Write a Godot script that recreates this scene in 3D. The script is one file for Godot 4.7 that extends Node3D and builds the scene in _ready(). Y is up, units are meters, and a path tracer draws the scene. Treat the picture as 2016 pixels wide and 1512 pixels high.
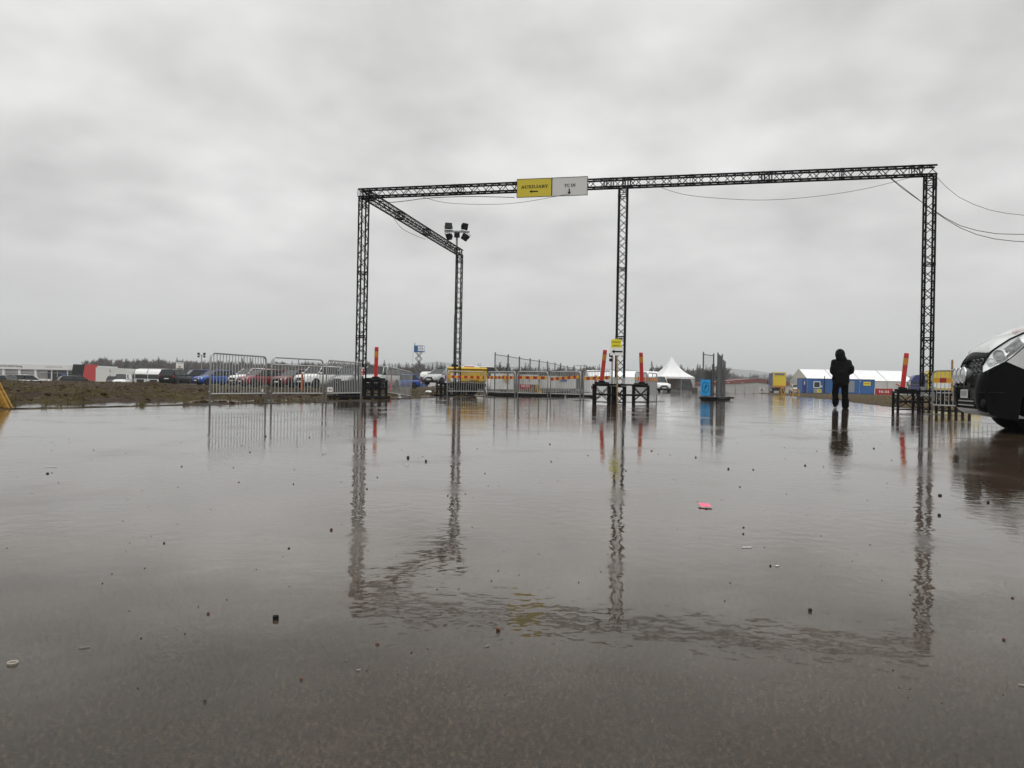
extends Node3D

var M := {}
var used := {}
var rods := {}
var boxes := {}
var rng := RandomNumberGenerator.new()
var noise := FastNoiseLite.new()
var fine := FastNoiseLite.new()
var edge := PackedVector2Array()      # outline of the tarmac, metres (x, z)


# ---------------------------------------------------------------- mesh helper
class B:
	var st := SurfaceTool.new()
	func _init() -> void:
		st.begin(Mesh.PRIMITIVE_TRIANGLES)
		st.set_smooth_group(-1)
	func soft(on: bool) -> void:
		st.set_smooth_group(0 if on else -1)
	func col(c: Color) -> void:
		st.set_color(c)
	func v(p: Vector3) -> void:
		st.add_vertex(p)
	func tri(a: Vector3, b: Vector3, c: Vector3) -> void:
		v(a); v(b); v(c)
	func quad(a: Vector3, b: Vector3, c: Vector3, d: Vector3) -> void:
		v(a); v(b); v(c); v(a); v(c); v(d)
	func box(c: Vector3, s: Vector3, bs := Basis()) -> void:
		var h := s * 0.5
		var p := []
		for i in 8:
			p.append(c + bs * Vector3(h.x if i & 1 else -h.x, h.y if i & 2 else -h.y, h.z if i & 4 else -h.z))
		quad(p[0], p[2], p[3], p[1]); quad(p[4], p[5], p[7], p[6]); quad(p[0], p[4], p[6], p[2])
		quad(p[1], p[3], p[7], p[5]); quad(p[2], p[6], p[7], p[3]); quad(p[0], p[1], p[5], p[4])
	func cbox(c: Vector3, s: Vector3, e: float, bs := Basis()) -> void:   # chamfered box
		var h := s * 0.5
		var f := func(x: float, y: float, z: float) -> Vector3: return c + bs * Vector3(x, y, z)
		var ix := h.x - e; var iy := h.y - e; var iz := h.z - e
		for q in [-1.0, 1.0]:
			quad(f.call(q * h.x, -iy, -iz), f.call(q * h.x, -iy, iz), f.call(q * h.x, iy, iz), f.call(q * h.x, iy, -iz)) if q < 0 else quad(f.call(q * h.x, -iy, -iz), f.call(q * h.x, iy, -iz), f.call(q * h.x, iy, iz), f.call(q * h.x, -iy, iz))
			quad(f.call(-ix, q * h.y, -iz), f.call(ix, q * h.y, -iz), f.call(ix, q * h.y, iz), f.call(-ix, q * h.y, iz)) if q < 0 else quad(f.call(-ix, q * h.y, -iz), f.call(-ix, q * h.y, iz), f.call(ix, q * h.y, iz), f.call(ix, q * h.y, -iz))
			quad(f.call(-ix, -iy, q * h.z), f.call(-ix, iy, q * h.z), f.call(ix, iy, q * h.z), f.call(ix, -iy, q * h.z)) if q < 0 else quad(f.call(-ix, -iy, q * h.z), f.call(ix, -iy, q * h.z), f.call(ix, iy, q * h.z), f.call(-ix, iy, q * h.z))
		for a in [-1.0, 1.0]:
			for b in [-1.0, 1.0]:
				quad(f.call(a * h.x, b * iy, -iz), f.call(a * h.x, b * iy, iz), f.call(a * ix, b * h.y, iz), f.call(a * ix, b * h.y, -iz))
				quad(f.call(a * h.x, -iy, b * iz), f.call(a * h.x, iy, b * iz), f.call(a * ix, iy, b * h.z), f.call(a * ix, -iy, b * h.z))
				quad(f.call(-ix, a * h.y, b * iz), f.call(ix, a * h.y, b * iz), f.call(ix, a * iy, b * h.z), f.call(-ix, a * iy, b * h.z))
				for d in [-1.0, 1.0]:
					tri(f.call(a * h.x, b * iy, d * iz), f.call(a * ix, b * h.y, d * iz), f.call(a * ix, b * iy, d * h.z))
	func tube(a: Vector3, b: Vector3, ra: float, rb := -1.0, k := 8) -> void:
		if rb < 0.0:
			rb = ra
		var d := (b - a).normalized()
		var u := d.cross(Vector3.UP if absf(d.y) < 0.9 else Vector3.RIGHT).normalized()
		var w := d.cross(u)
		for i in k:
			var t := TAU * i / k; var t2 := TAU * (i + 1) / k
			var p := u * cos(t) + w * sin(t); var q := u * cos(t2) + w * sin(t2)
			quad(a + p * ra, b + p * rb, b + q * rb, a + q * ra)
			if ra > 0.0: tri(a, a + p * ra, a + q * ra)
			if rb > 0.0: tri(b, b + q * rb, b + p * rb)
	func path(pts: Array, r: float, k := 8) -> void:     # one bent tube
		var rings := []
		var u := Vector3.ZERO
		for i in pts.size():
			var d: Vector3 = ((pts[mini(i + 1, pts.size() - 1)] as Vector3) - (pts[maxi(i - 1, 0)] as Vector3)).normalized()
			if i == 0:
				u = d.cross(Vector3.UP if absf(d.y) < 0.9 else Vector3.RIGHT).normalized()
			u = (u - d * u.dot(d)).normalized()
			var w := d.cross(u)
			var ring := []
			for j in k:
				ring.append((pts[i] as Vector3) + (u * cos(TAU * j / k) + w * sin(TAU * j / k)) * r)
			rings.append(ring)
		for i in pts.size() - 1:
			for j in k:
				quad(rings[i][j], rings[i + 1][j], rings[i + 1][(j + 1) % k], rings[i][(j + 1) % k])
		for j in range(1, k - 1):
			tri(rings[0][0], rings[0][j], rings[0][j + 1])
			tri(rings[-1][0], rings[-1][j + 1], rings[-1][j])
	func prism(poly: Array, xf: Transform3D, depth: float) -> void:   # outline in local xy, extruded along z from -depth/2 to depth/2
		var pv := PackedVector2Array()
		for p in poly:
			pv.append(p)
		var ix := Geometry2D.triangulate_polygon(pv)
		var h := depth * 0.5
		for i in range(0, ix.size(), 3):
			var a := pv[ix[i]]; var b := pv[ix[i + 1]]; var c := pv[ix[i + 2]]
			tri(xf * Vector3(a.x, a.y, h), xf * Vector3(b.x, b.y, h), xf * Vector3(c.x, c.y, h))
			tri(xf * Vector3(a.x, a.y, -h), xf * Vector3(c.x, c.y, -h), xf * Vector3(b.x, b.y, -h))
		for i in pv.size():
			var a := pv[i]; var b := pv[(i + 1) % pv.size()]
			quad(xf * Vector3(a.x, a.y, -h), xf * Vector3(b.x, b.y, -h), xf * Vector3(b.x, b.y, h), xf * Vector3(a.x, a.y, h))
	func lathe(prof: Array, xf: Transform3D, k := 20) -> void:       # (radius, along) pairs turned round local y
		for i in k:
			var t := TAU * i / k; var t2 := TAU * (i + 1) / k
			for j in prof.size() - 1:
				var a: Vector2 = prof[j]; var b: Vector2 = prof[j + 1]
				var p := xf * Vector3(a.x * cos(t), a.y, a.x * sin(t)); var q := xf * Vector3(b.x * cos(t), b.y, b.x * sin(t))
				var r := xf * Vector3(b.x * cos(t2), b.y, b.x * sin(t2)); var s := xf * Vector3(a.x * cos(t2), a.y, a.x * sin(t2))
				if a.x < 1e-5: tri(p, q, r)
				elif b.x < 1e-5: tri(p, q, s)
				else: quad(p, q, r, s)
	func patch(rows: Array) -> void:
		for i in rows.size() - 1:
			for j in (rows[i] as Array).size() - 1:
				quad(rows[i][j], rows[i][j + 1], rows[i + 1][j + 1], rows[i + 1][j])
	func mesh() -> ArrayMesh:
		st.generate_normals()
		return st.commit()


func named(parent: Node, base: String) -> String:
	var key := str(parent.get_instance_id()) + base
	var n: int = used.get(key, 0)
	used[key] = n + 1
	return base if n == 0 else "%s_%03d" % [base, n]

func put(b, called: String, mat: Material, parent: Node = self) -> MeshInstance3D:
	var o := MeshInstance3D.new()
	o.mesh = b.mesh() if b is B else b
	o.name = named(parent, called)
	o.material_override = mat
	parent.add_child(o)
	return o

func tag(o: Node, label: String, category: String, group := "") -> Node:
	o.set_meta("label", label)
	o.set_meta("category", category)
	if group:
		o.set_meta("group", group)
	return o

func thing(called: String, label: String, category: String, at := Vector3.ZERO, turn := 0.0, group := "") -> Node3D:
	var o := Node3D.new()
	o.name = named(self, called)
	add_child(o)
	o.position = at
	o.rotation.y = turn
	tag(o, label, category, group)
	return o

func structure(o: Node) -> Node:
	o.set_meta("kind", "structure")
	return o

func stuff(o: Node) -> Node:
	o.set_meta("kind", "stuff")
	return o

func rod(called: String, a: Vector3, b: Vector3, r: float, mat: Material, parent: Node, k := 8) -> MeshInstance3D:   # shares one unit cylinder
	if not rods.has(k):
		var c := CylinderMesh.new()
		c.top_radius = 1.0; c.bottom_radius = 1.0; c.height = 1.0; c.radial_segments = k; c.rings = 1
		rods[k] = c
	var o := put(rods[k], called, mat, parent)
	var d := b - a
	var y := d.normalized()
	var x := y.cross(Vector3.UP if absf(y.y) < 0.9 else Vector3.RIGHT).normalized()
	o.transform = Transform3D(Basis(x * r, d, x.cross(y) * r), (a + b) * 0.5)
	return o

func slab(called: String, c: Vector3, s: Vector3, mat: Material, parent: Node, turn := 0.0, e := 0.0) -> MeshInstance3D:
	var key := "%.3f %.3f %.3f %.3f" % [s.x, s.y, s.z, e]
	if not boxes.has(key):
		var b := B.new()
		if e > 0.0: b.cbox(Vector3.ZERO, s, e)
		else: b.box(Vector3.ZERO, s)
		boxes[key] = b.mesh()
	var o := put(boxes[key], called, mat, parent)
	o.position = c
	o.rotation.y = turn
	return o

func words(called: String, txt: String, size: float, at: Vector3, parent: Node, mat: Material, serif := true, bold := true, turn := 0.0, stretch := 1.0) -> MeshInstance3D:
	var f := SystemFont.new()
	f.font_names = PackedStringArray(["Droid Serif" if serif else "Droid Sans"])
	f.font_weight = 700 if bold else 400
	var t := TextMesh.new()
	t.font = f; t.text = txt; t.font_size = 64; t.pixel_size = size / 64.0 * 1.38; t.depth = 0.004
	var o := put(t, called, mat, parent)
	o.position = at
	o.rotation.y = turn
	o.scale.x = stretch
	return o

func mat(key: String, c: Color, rough := 0.6, metal := 0.0, spec := 0.5) -> StandardMaterial3D:   # c in linear, real-world values
	var m := StandardMaterial3D.new()
	m.resource_name = key
	m.albedo_color = c.linear_to_srgb()
	m.roughness = rough; m.metallic = metal; m.metallic_specular = spec
	M[key] = m
	return m

func grimy(m: StandardMaterial3D, scale: float, lo: float, bump := 0.0, seed_ := 1, octaves := 4) -> StandardMaterial3D:   # mottled tone and gloss, in the object's own axes
	var f := FastNoiseLite.new()
	f.seed = seed_; f.frequency = 0.012; f.fractal_octaves = octaves
	var g := Gradient.new()
	g.set_color(0, Color(lo, lo, lo)); g.set_color(1, Color(1, 1, 1))
	var t := NoiseTexture2D.new()
	t.width = 256; t.height = 256; t.seamless = true; t.noise = f; t.color_ramp = g
	m.albedo_texture = t
	m.uv1_triplanar = true
	m.uv1_scale = Vector3.ONE * scale
	if bump > 0.0:
		m.heightmap_enabled = true
		m.heightmap_texture = t
		m.heightmap_scale = bump
	return m


# ---------------------------------------------------------------- the sky
func overcast() -> PanoramaSkyMaterial:
	var w := 2048
	var h := 1024
	var n1 := FastNoiseLite.new(); n1.seed = 11; n1.frequency = 1.0; n1.fractal_octaves = 5; n1.fractal_gain = 0.5
	var n2 := FastNoiseLite.new(); n2.seed = 31; n2.frequency = 1.0; n2.fractal_octaves = 4
	var data := PackedFloat32Array()
	data.resize(w * h * 3)
	for j in h:
		var el := (0.5 - (j + 0.5) / h) * PI
		var y := sin(el)
		var c := cos(el)
		for i in w:
			var k := (j * w + i) * 3
			if y < -0.02:
				data[k] = 0.3; data[k + 1] = 0.3; data[k + 2] = 0.3
				continue
			var az := ((i + 0.5) / w - 0.5) * TAU
			var x := sin(az) * c
			var z := -cos(az) * c
			# the layer of cloud as a sheet overhead, so that its lumps grow smaller towards the horizon
			var s := 1.0 / (maxf(y, 0.0) + 0.22)
			var a := n1.get_noise_3d(x * s * 1.15 + 3.0, z * s * 1.15, 0.4)
			var b := n2.get_noise_3d(x * s * 0.42 - 7.0, z * s * 0.42 + 2.0, 5.0)
			var e := n1.get_noise_3d(x * s * 3.3, z * s * 3.3 + 9.0, 2.0)
			var up := maxf(y, 0.0)
			var l := 0.62 + 0.085 * smoothstep(0.02, 0.32, up) + 0.85 * smoothstep(0.38, 1.0, up)
			var amp := smoothstep(0.03, 0.22, up)
			l *= 1.0 + amp * (0.26 * a + 0.30 * b + 0.17 * e)
			data[k] = l * 0.995; data[k + 1] = l; data[k + 2] = l * 0.985
	var im := Image.create_from_data(w, h, false, Image.FORMAT_RGBF, data.to_byte_array())
	var p := PanoramaSkyMaterial.new()
	p.panorama = ImageTexture.create_from_image(im)
	return p


func _ready() -> void:
	# camera, held low over the wet tarmac and a little out of level
	var cam := Camera3D.new()
	cam.name = "camera"
	add_child(cam)
	cam.position = Vector3(0, 0.525, 0)
	cam.rotation = Vector3(0.00165, 0, 0.0185)
	cam.fov = 53.13
	cam.near = 0.05
	cam.far = 9000.0
	cam.current = true
	# overcast sky and air
	var env := Environment.new()
	env.background_mode = Environment.BG_SKY
	env.sky = Sky.new()
	env.sky.sky_material = overcast()
	env.background_energy_multiplier = 1.0
	env.tonemap_mode = Environment.TONE_MAPPER_LINEAR
	env.tonemap_exposure = 1.12
	env.fog_enabled = true
	env.fog_density = 0.00042
	env.fog_light_color = Color(0.86, 0.87, 0.88)
	env.sdfgi_enabled = true
	env.ssao_enabled = true
	env.ssil_enabled = true
	var we := WorldEnvironment.new()
	we.name = "world_environment"
	we.environment = env
	add_child(we)
	var sun := DirectionalLight3D.new()
	sun.name = "sun"
	add_child(sun)
	sun.rotation_degrees = Vector3(-62, 35, 0)
	sun.light_energy = 0.22
	sun.light_color = Color(1.0, 0.98, 0.95)
	sun.light_angular_distance = 25.0
	sun.shadow_enabled = true

	rng.seed = 20
	noise.seed = 6; noise.frequency = 1.0; noise.fractal_octaves = 3
	fine.seed = 16; fine.frequency = 1.0; fine.fractal_octaves = 4
	materials()
	ground()
	rough_ground()
	hills()
	forests()
	hospitality()
	marquees()
	cabins()
	hangar()
	truss_gate()
	truss_stands()
	gate_signs()
	cables()
	light_tower()
	barriers()
	site_fences()
	car_park()
	lorries()
	far_things()
	walker()
	parked_van()
	litter()


# ---------------------------------------------------------------- materials
func materials() -> void:
	mat("truss", Color(0.012, 0.011, 0.012), 0.38, 0.0, 0.16)
	mat("truss_dull", Color(0.016, 0.015, 0.015), 0.55, 0.0, 0.14)
	mat("galv", Color(0.42, 0.43, 0.43), 0.40, 0.5)
	mat("galv_dark", Color(0.12, 0.125, 0.125), 0.45, 0.4)
	mat("alu", Color(0.42, 0.43, 0.44), 0.35, 0.6)
	mat("black", Color(0.012, 0.012, 0.013), 0.45, 0.0, 0.2)
	mat("rubber", Color(0.014, 0.014, 0.015), 0.7, 0.0, 0.15)
	mat("sign_yellow", Color(0.62, 0.50, 0.03), 0.4)
	mat("sign_white", Color(0.62, 0.62, 0.60), 0.4)
	mat("paper_yellow", Color(0.80, 0.70, 0.02), 0.5)
	mat("paper_white", Color(0.82, 0.82, 0.80), 0.5)
	mat("red_post", Color(0.50, 0.02, 0.018), 0.4)
	mat("reflector", Color(0.52, 0.20, 0.015), 0.35)
	mat("tape_yellow", Color(0.68, 0.34, 0.02), 0.4)
	mat("tape_red", Color(0.36, 0.02, 0.02), 0.4)
	mat("red_sign", Color(0.42, 0.018, 0.022), 0.4)
	mat("white", Color(0.80, 0.80, 0.79), 0.45)
	mat("wood", Color(0.48, 0.32, 0.17), 0.6, 0.0, 0.25)
	grimy(M.wood, 3.0, 0.7, 0.0, 9)
	mat("yellow_wood", Color(0.52, 0.27, 0.02), 0.45)
	grimy(M.yellow_wood, 3.0, 0.62, 0.0, 8)
	mat("cable", Color(0.02, 0.02, 0.02), 0.6, 0.0, 0.2)
	mat("steel_pole", Color(0.30, 0.31, 0.31), 0.4, 0.5)
	mat("lamp_glass", Color(0.30, 0.31, 0.32), 0.12, 0.3)
	mat("canvas", Color(0.84, 0.85, 0.86), 0.55)
	grimy(M.canvas, 0.5, 0.93, 0.0, 5)
	M.canvas.backlight_enabled = true
	M.canvas.backlight = Color(0.35, 0.35, 0.35)
	mat("tent_wall", Color(0.62, 0.61, 0.59), 0.55)
	grimy(M.tent_wall, 0.13, 0.88, 0.0, 6)
	mat("tent_inside", Color(0.16, 0.13, 0.11), 0.7)
	mat("seam", Color(0.32, 0.32, 0.32), 0.6)
	mat("blue_cabin", Color(0.008, 0.115, 0.38), 0.38)
	grimy(M.blue_cabin, 0.7, 0.84, 0.0, 7)
	mat("blue_sign", Color(0.01, 0.32, 0.72), 0.4)
	mat("navy", Color(0.02, 0.03, 0.16), 0.35, 0.0, 0.4)
	mat("ink", Color(0.01, 0.01, 0.012), 0.5, 0.0, 0.2)
	mat("grey_ink", Color(0.25, 0.25, 0.26), 0.5)
	mat("yellow_machine", Color(0.66, 0.42, 0.012), 0.35)
	grimy(M.yellow_machine, 0.9, 0.84, 0.0, 12)
	mat("yellow_truck", Color(0.72, 0.52, 0.01), 0.4)
	mat("concrete", Color(0.11, 0.10, 0.08), 0.8)
	grimy(M.concrete, 1.5, 0.6, 1.0, 14)
	mat("rust_roof", Color(0.16, 0.035, 0.028), 0.6)
	mat("hangar_wall", Color(0.46, 0.45, 0.43), 0.6)
	mat("glass", Color(0.012, 0.015, 0.017), 0.06, 0.0, 0.42)
	mat("tyre", Color(0.013, 0.013, 0.013), 0.75, 0.0, 0.12)
	mat("rim", Color(0.40, 0.41, 0.42), 0.3, 0.7)
	mat("plastic", Color(0.016, 0.016, 0.017), 0.5, 0.0, 0.2)
	mat("headlamp", Color(0.62, 0.64, 0.66), 0.12, 0.35)
	mat("tail_lamp", Color(0.35, 0.01, 0.01), 0.2)
	mat("plate", Color(0.72, 0.72, 0.70), 0.4)
	mat("chrome", Color(0.72, 0.73, 0.74), 0.14, 0.9)
	mat("car_white", Color(0.74, 0.74, 0.73), 0.22)
	mat("sheet_white", Color(0.70, 0.70, 0.67), 0.45)
	mat("car_silver", Color(0.44, 0.45, 0.45), 0.24, 0.35)
	mat("car_black", Color(0.006, 0.006, 0.007), 0.18, 0.0, 0.32)
	mat("car_blue", Color(0.008, 0.06, 0.30), 0.2)
	mat("car_red", Color(0.20, 0.008, 0.016), 0.2)
	mat("car_darkred", Color(0.13, 0.012, 0.016), 0.2)
	mat("car_grey", Color(0.10, 0.105, 0.11), 0.2, 0.3)
	mat("van_white", Color(0.70, 0.72, 0.72), 0.16)
	grimy(M.van_white, 0.9, 0.88, 0.0, 33)
	M.van_white.clearcoat_enabled = true
	M.van_white.clearcoat = 0.5
	M.van_white.clearcoat_roughness = 0.05
	mat("van_black", Color(0.005, 0.005, 0.006), 0.42, 0.0, 0.19)
	var g := mat("clear", Color(0.9, 0.93, 0.95), 0.04)
	g.transparency = BaseMaterial3D.TRANSPARENCY_ALPHA
	g.albedo_color.a = 0.08
	mat("jacket", Color(0.011, 0.011, 0.0125), 0.52, 0.0, 0.16)
	grimy(M.jacket, 3.5, 0.5, 2.0, 21)
	mat("trousers", Color(0.006, 0.006, 0.008), 0.75, 0.0, 0.1)
	grimy(M.trousers, 3.5, 0.5, 2.0, 22)
	mat("skin", Color(0.42, 0.24, 0.17), 0.5)
	mat("shoe", Color(0.012, 0.012, 0.013), 0.5, 0.0, 0.2)
	mat("sole", Color(0.30, 0.29, 0.28), 0.6)
	mat("beige", Color(0.50, 0.36, 0.22), 0.6)
	mat("stone_dark", Color(0.03, 0.022, 0.018), 0.45, 0.0, 0.3)
	mat("stone_red", Color(0.10, 0.035, 0.02), 0.45, 0.0, 0.3)
	mat("stone_pale", Color(0.30, 0.27, 0.23), 0.5)
	mat("pink", Color(0.85, 0.10, 0.20), 0.45)
	mat("leaf", Color(0.12, 0.07, 0.03), 0.5)
	mat("needle", Color(0.030, 0.040, 0.030), 0.9, 0.0, 0.05)
	mat("twig", Color(0.11, 0.088, 0.078), 0.9, 0.0, 0.05)
	mat("bark", Color(0.05, 0.04, 0.032), 0.9, 0.0, 0.05)
	mat("hill", Color(0.05, 0.055, 0.045), 0.95, 0.0, 0.0)
	grimy(M.hill, 0.006, 0.35, 0.0, 15, 6)
	M.hill.uv1_world_triplanar = true
	# standing water in the ruts
	var pw := mat("puddle", Color(0.035, 0.028, 0.02), 0.04)
	var rp := FastNoiseLite.new(); rp.seed = 4; rp.frequency = 0.03; rp.fractal_octaves = 3
	var rt := NoiseTexture2D.new(); rt.width = 512; rt.height = 512; rt.seamless = true; rt.noise = rp; rt.as_normal_map = true; rt.bump_strength = 8.0
	pw.normal_enabled = true; pw.normal_texture = rt; pw.normal_scale = 0.02
	pw.uv1_triplanar = true; pw.uv1_world_triplanar = true; pw.uv1_scale = Vector3.ONE * 0.5
	# earth: mud, and worn grass where the vertex tint says so
	var e := mat("earth", Color(1, 1, 1), 0.62, 0.0, 0.14)
	e.vertex_color_use_as_albedo = true
	var en := FastNoiseLite.new(); en.seed = 8; en.frequency = 0.02; en.fractal_octaves = 5
	var eg := Gradient.new(); eg.set_color(0, Color(0.45, 0.43, 0.42)); eg.set_color(1, Color(1, 1, 0.98))
	var et := NoiseTexture2D.new(); et.width = 512; et.height = 512; et.seamless = true; et.noise = en; et.color_ramp = eg
	e.albedo_texture = et
	e.heightmap_enabled = true; e.heightmap_texture = et; e.heightmap_scale = 4.0
	e.uv1_triplanar = true; e.uv1_world_triplanar = true; e.uv1_scale = Vector3.ONE * 0.45
	tarmac_material()
	mesh_material()


func tarmac_material() -> void:
	var m := mat("tarmac", Color(0.205, 0.146, 0.101), 1.0, 0.0, 0.59)
	var n := 1024
	# a height field of rain-pocked water, then its normals
	var f := FastNoiseLite.new(); f.seed = 3; f.frequency = 0.042; f.fractal_octaves = 4; f.fractal_gain = 0.55
	var hb := f.get_seamless_image(n, n)
	hb.convert(Image.FORMAT_L8)
	var d := hb.get_data()
	var calm := FastNoiseLite.new(); calm.seed = 5; calm.frequency = 0.006; calm.fractal_octaves = 2
	var cb := calm.get_seamless_image(n, n)
	cb.convert(Image.FORMAT_L8)
	var cd := cb.get_data()
	for i in d.size():
		d[i] = clampi(128 + int((d[i] - 128) * (0.35 + 0.65 * cd[i] / 255.0)), 0, 255)
	var r := RandomNumberGenerator.new()
	r.seed = 77
	for k in 300:
		var cx := r.randi_range(0, n - 1); var cy := r.randi_range(0, n - 1)
		var rad := r.randf_range(3.0, 15.0)
		var amp := r.randf_range(18.0, 46.0) * (1.0 - rad / 22.0)
		var e := int(rad) + 6
		for y in range(-e, e + 1):
			for x in range(-e, e + 1):
				var q := sqrt(float(x * x + y * y))
				var w := amp * cos((q - rad) * 1.1) * exp(-(q - rad) * (q - rad) / 9.0)
				var at := ((cy + y + n) % n) * n + (cx + x + n) % n
				d[at] = clampi(d[at] + int(w), 0, 255)
	var im := Image.create_from_data(n, n, false, Image.FORMAT_L8, d)
	im.bump_map_to_normal_map(6.0)
	m.normal_enabled = true
	m.normal_texture = ImageTexture.create_from_image(im)
	m.normal_scale = 0.032
	# the pocks that single drops leave
	var pk := FastNoiseLite.new(); pk.seed = 41; pk.noise_type = FastNoiseLite.TYPE_CELLULAR; pk.frequency = 0.075; pk.cellular_jitter = 1.0
	pk.cellular_return_type = FastNoiseLite.RETURN_DISTANCE
	var pi_ := pk.get_seamless_image(1024, 1024)
	pi_.convert(Image.FORMAT_L8)
	var pd := pi_.get_data()
	for i in pd.size():
		pd[i] = clampi(int(pow(pd[i] / 255.0, 0.5) * 255.0), 0, 255)
	m.heightmap_enabled = true
	m.heightmap_texture = ImageTexture.create_from_image(Image.create_from_data(1024, 1024, false, Image.FORMAT_L8, pd))
	m.heightmap_scale = 0.035
	# gloss: deep film against merely wet stone
	var g := FastNoiseLite.new(); g.seed = 13; g.frequency = 0.007; g.fractal_octaves = 5
	var gr := Gradient.new(); gr.set_color(0, Color(0.02, 0.02, 0.02)); gr.set_color(1, Color(0.20, 0.20, 0.20))
	gr.add_point(0.5, Color(0.05, 0.05, 0.05))
	var gt := NoiseTexture2D.new(); gt.width = 512; gt.height = 512; gt.seamless = true; gt.noise = g; gt.color_ramp = gr
	m.roughness_texture = gt
	# tone: broad stains, then the grain of the stone chips
	var s := FastNoiseLite.new(); s.seed = 19; s.frequency = 0.010; s.fractal_octaves = 5
	var sg := Gradient.new(); sg.set_color(0, Color(0.80, 0.79, 0.77)); sg.set_color(1, Color(1, 1, 1))
	var sx := NoiseTexture2D.new(); sx.width = 512; sx.height = 512; sx.seamless = true; sx.noise = s; sx.color_ramp = sg
	m.albedo_texture = sx
	m.uv1_scale = Vector3.ONE / 5.3
	var chips := Image.create(1024, 1024, false, Image.FORMAT_RGB8)
	var base := PackedByteArray()
	base.resize(1024 * 1024 * 3)
	var cn := FastNoiseLite.new(); cn.seed = 23; cn.noise_type = FastNoiseLite.TYPE_CELLULAR; cn.frequency = 0.11
	cn.cellular_return_type = FastNoiseLite.RETURN_CELL_VALUE
	var ci := cn.get_seamless_image(1024, 1024); ci.convert(Image.FORMAT_L8)
	var cv := ci.get_data()
	var fn := FastNoiseLite.new(); fn.seed = 29; fn.frequency = 0.05; fn.fractal_octaves = 4
	var fi := fn.get_seamless_image(1024, 1024); fi.convert(Image.FORMAT_L8)
	var fv := fi.get_data()
	for i in 1024 * 1024:
		var t := 150 + (cv[i] - 128) * 0.46 + (fv[i] - 128) * 0.62
		if cv[i] > 250: t += 70.0
		base[i * 3] = clampi(int(t * 1.02), 0, 255); base[i * 3 + 1] = clampi(int(t), 0, 255); base[i * 3 + 2] = clampi(int(t * 0.96), 0, 255)
	chips = Image.create_from_data(1024, 1024, false, Image.FORMAT_RGB8, base)
	m.detail_enabled = true
	m.detail_albedo = ImageTexture.create_from_image(chips)
	m.detail_blend_mode = BaseMaterial3D.BLEND_MODE_MUL
	m.detail_uv_layer = BaseMaterial3D.DETAIL_UV_2
	m.uv2_scale = Vector3.ONE / 0.5
	var one := Image.create(4, 4, false, Image.FORMAT_L8)
	one.fill(Color(1, 1, 1))
	m.detail_mask = ImageTexture.create_from_image(one)
	# the same stone darkened and dulled, painting in weaker reflected light near the camera
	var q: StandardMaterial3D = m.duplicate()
	q.resource_name = "tarmac_darkening"
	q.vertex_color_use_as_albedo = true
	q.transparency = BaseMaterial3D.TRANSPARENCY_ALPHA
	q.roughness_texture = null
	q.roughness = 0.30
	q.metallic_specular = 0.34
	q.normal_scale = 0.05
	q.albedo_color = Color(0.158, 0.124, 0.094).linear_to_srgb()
	M.near_darkening = q


func mesh_material() -> void:   # welded wire of the tall site fences: thin wires with the air left out
	var m := mat("wire_mesh", Color(0.22, 0.23, 0.23), 0.5, 0.3)
	var im := Image.create(64, 128, false, Image.FORMAT_RGBA8)
	im.fill(Color(1, 1, 1, 0))
	for k in 4:
		im.fill_rect(Rect2i(k * 16, 0, 2, 128), Color(1, 1, 1, 1))
	im.fill_rect(Rect2i(0, 0, 64, 2), Color(1, 1, 1, 1))
	m.albedo_texture = ImageTexture.create_from_image(im)
	m.transparency = BaseMaterial3D.TRANSPARENCY_ALPHA_SCISSOR
	m.alpha_scissor_threshold = 0.5


# ---------------------------------------------------------------- the ground
func outside(p: Vector2) -> float:      # metres beyond the edge of the tarmac, negative on it
	var best := 1e9
	for i in edge.size():
		var q := Geometry2D.get_closest_point_to_segment(p, edge[i], edge[(i + 1) % edge.size()])
		best = minf(best, p.distance_squared_to(q))
	return sqrt(best) * (-1.0 if Geometry2D.is_point_in_polygon(p, edge) else 1.0)

func is_left(x: float, z: float) -> bool:
	return x < 8.0 or x < -z * 0.12

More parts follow.
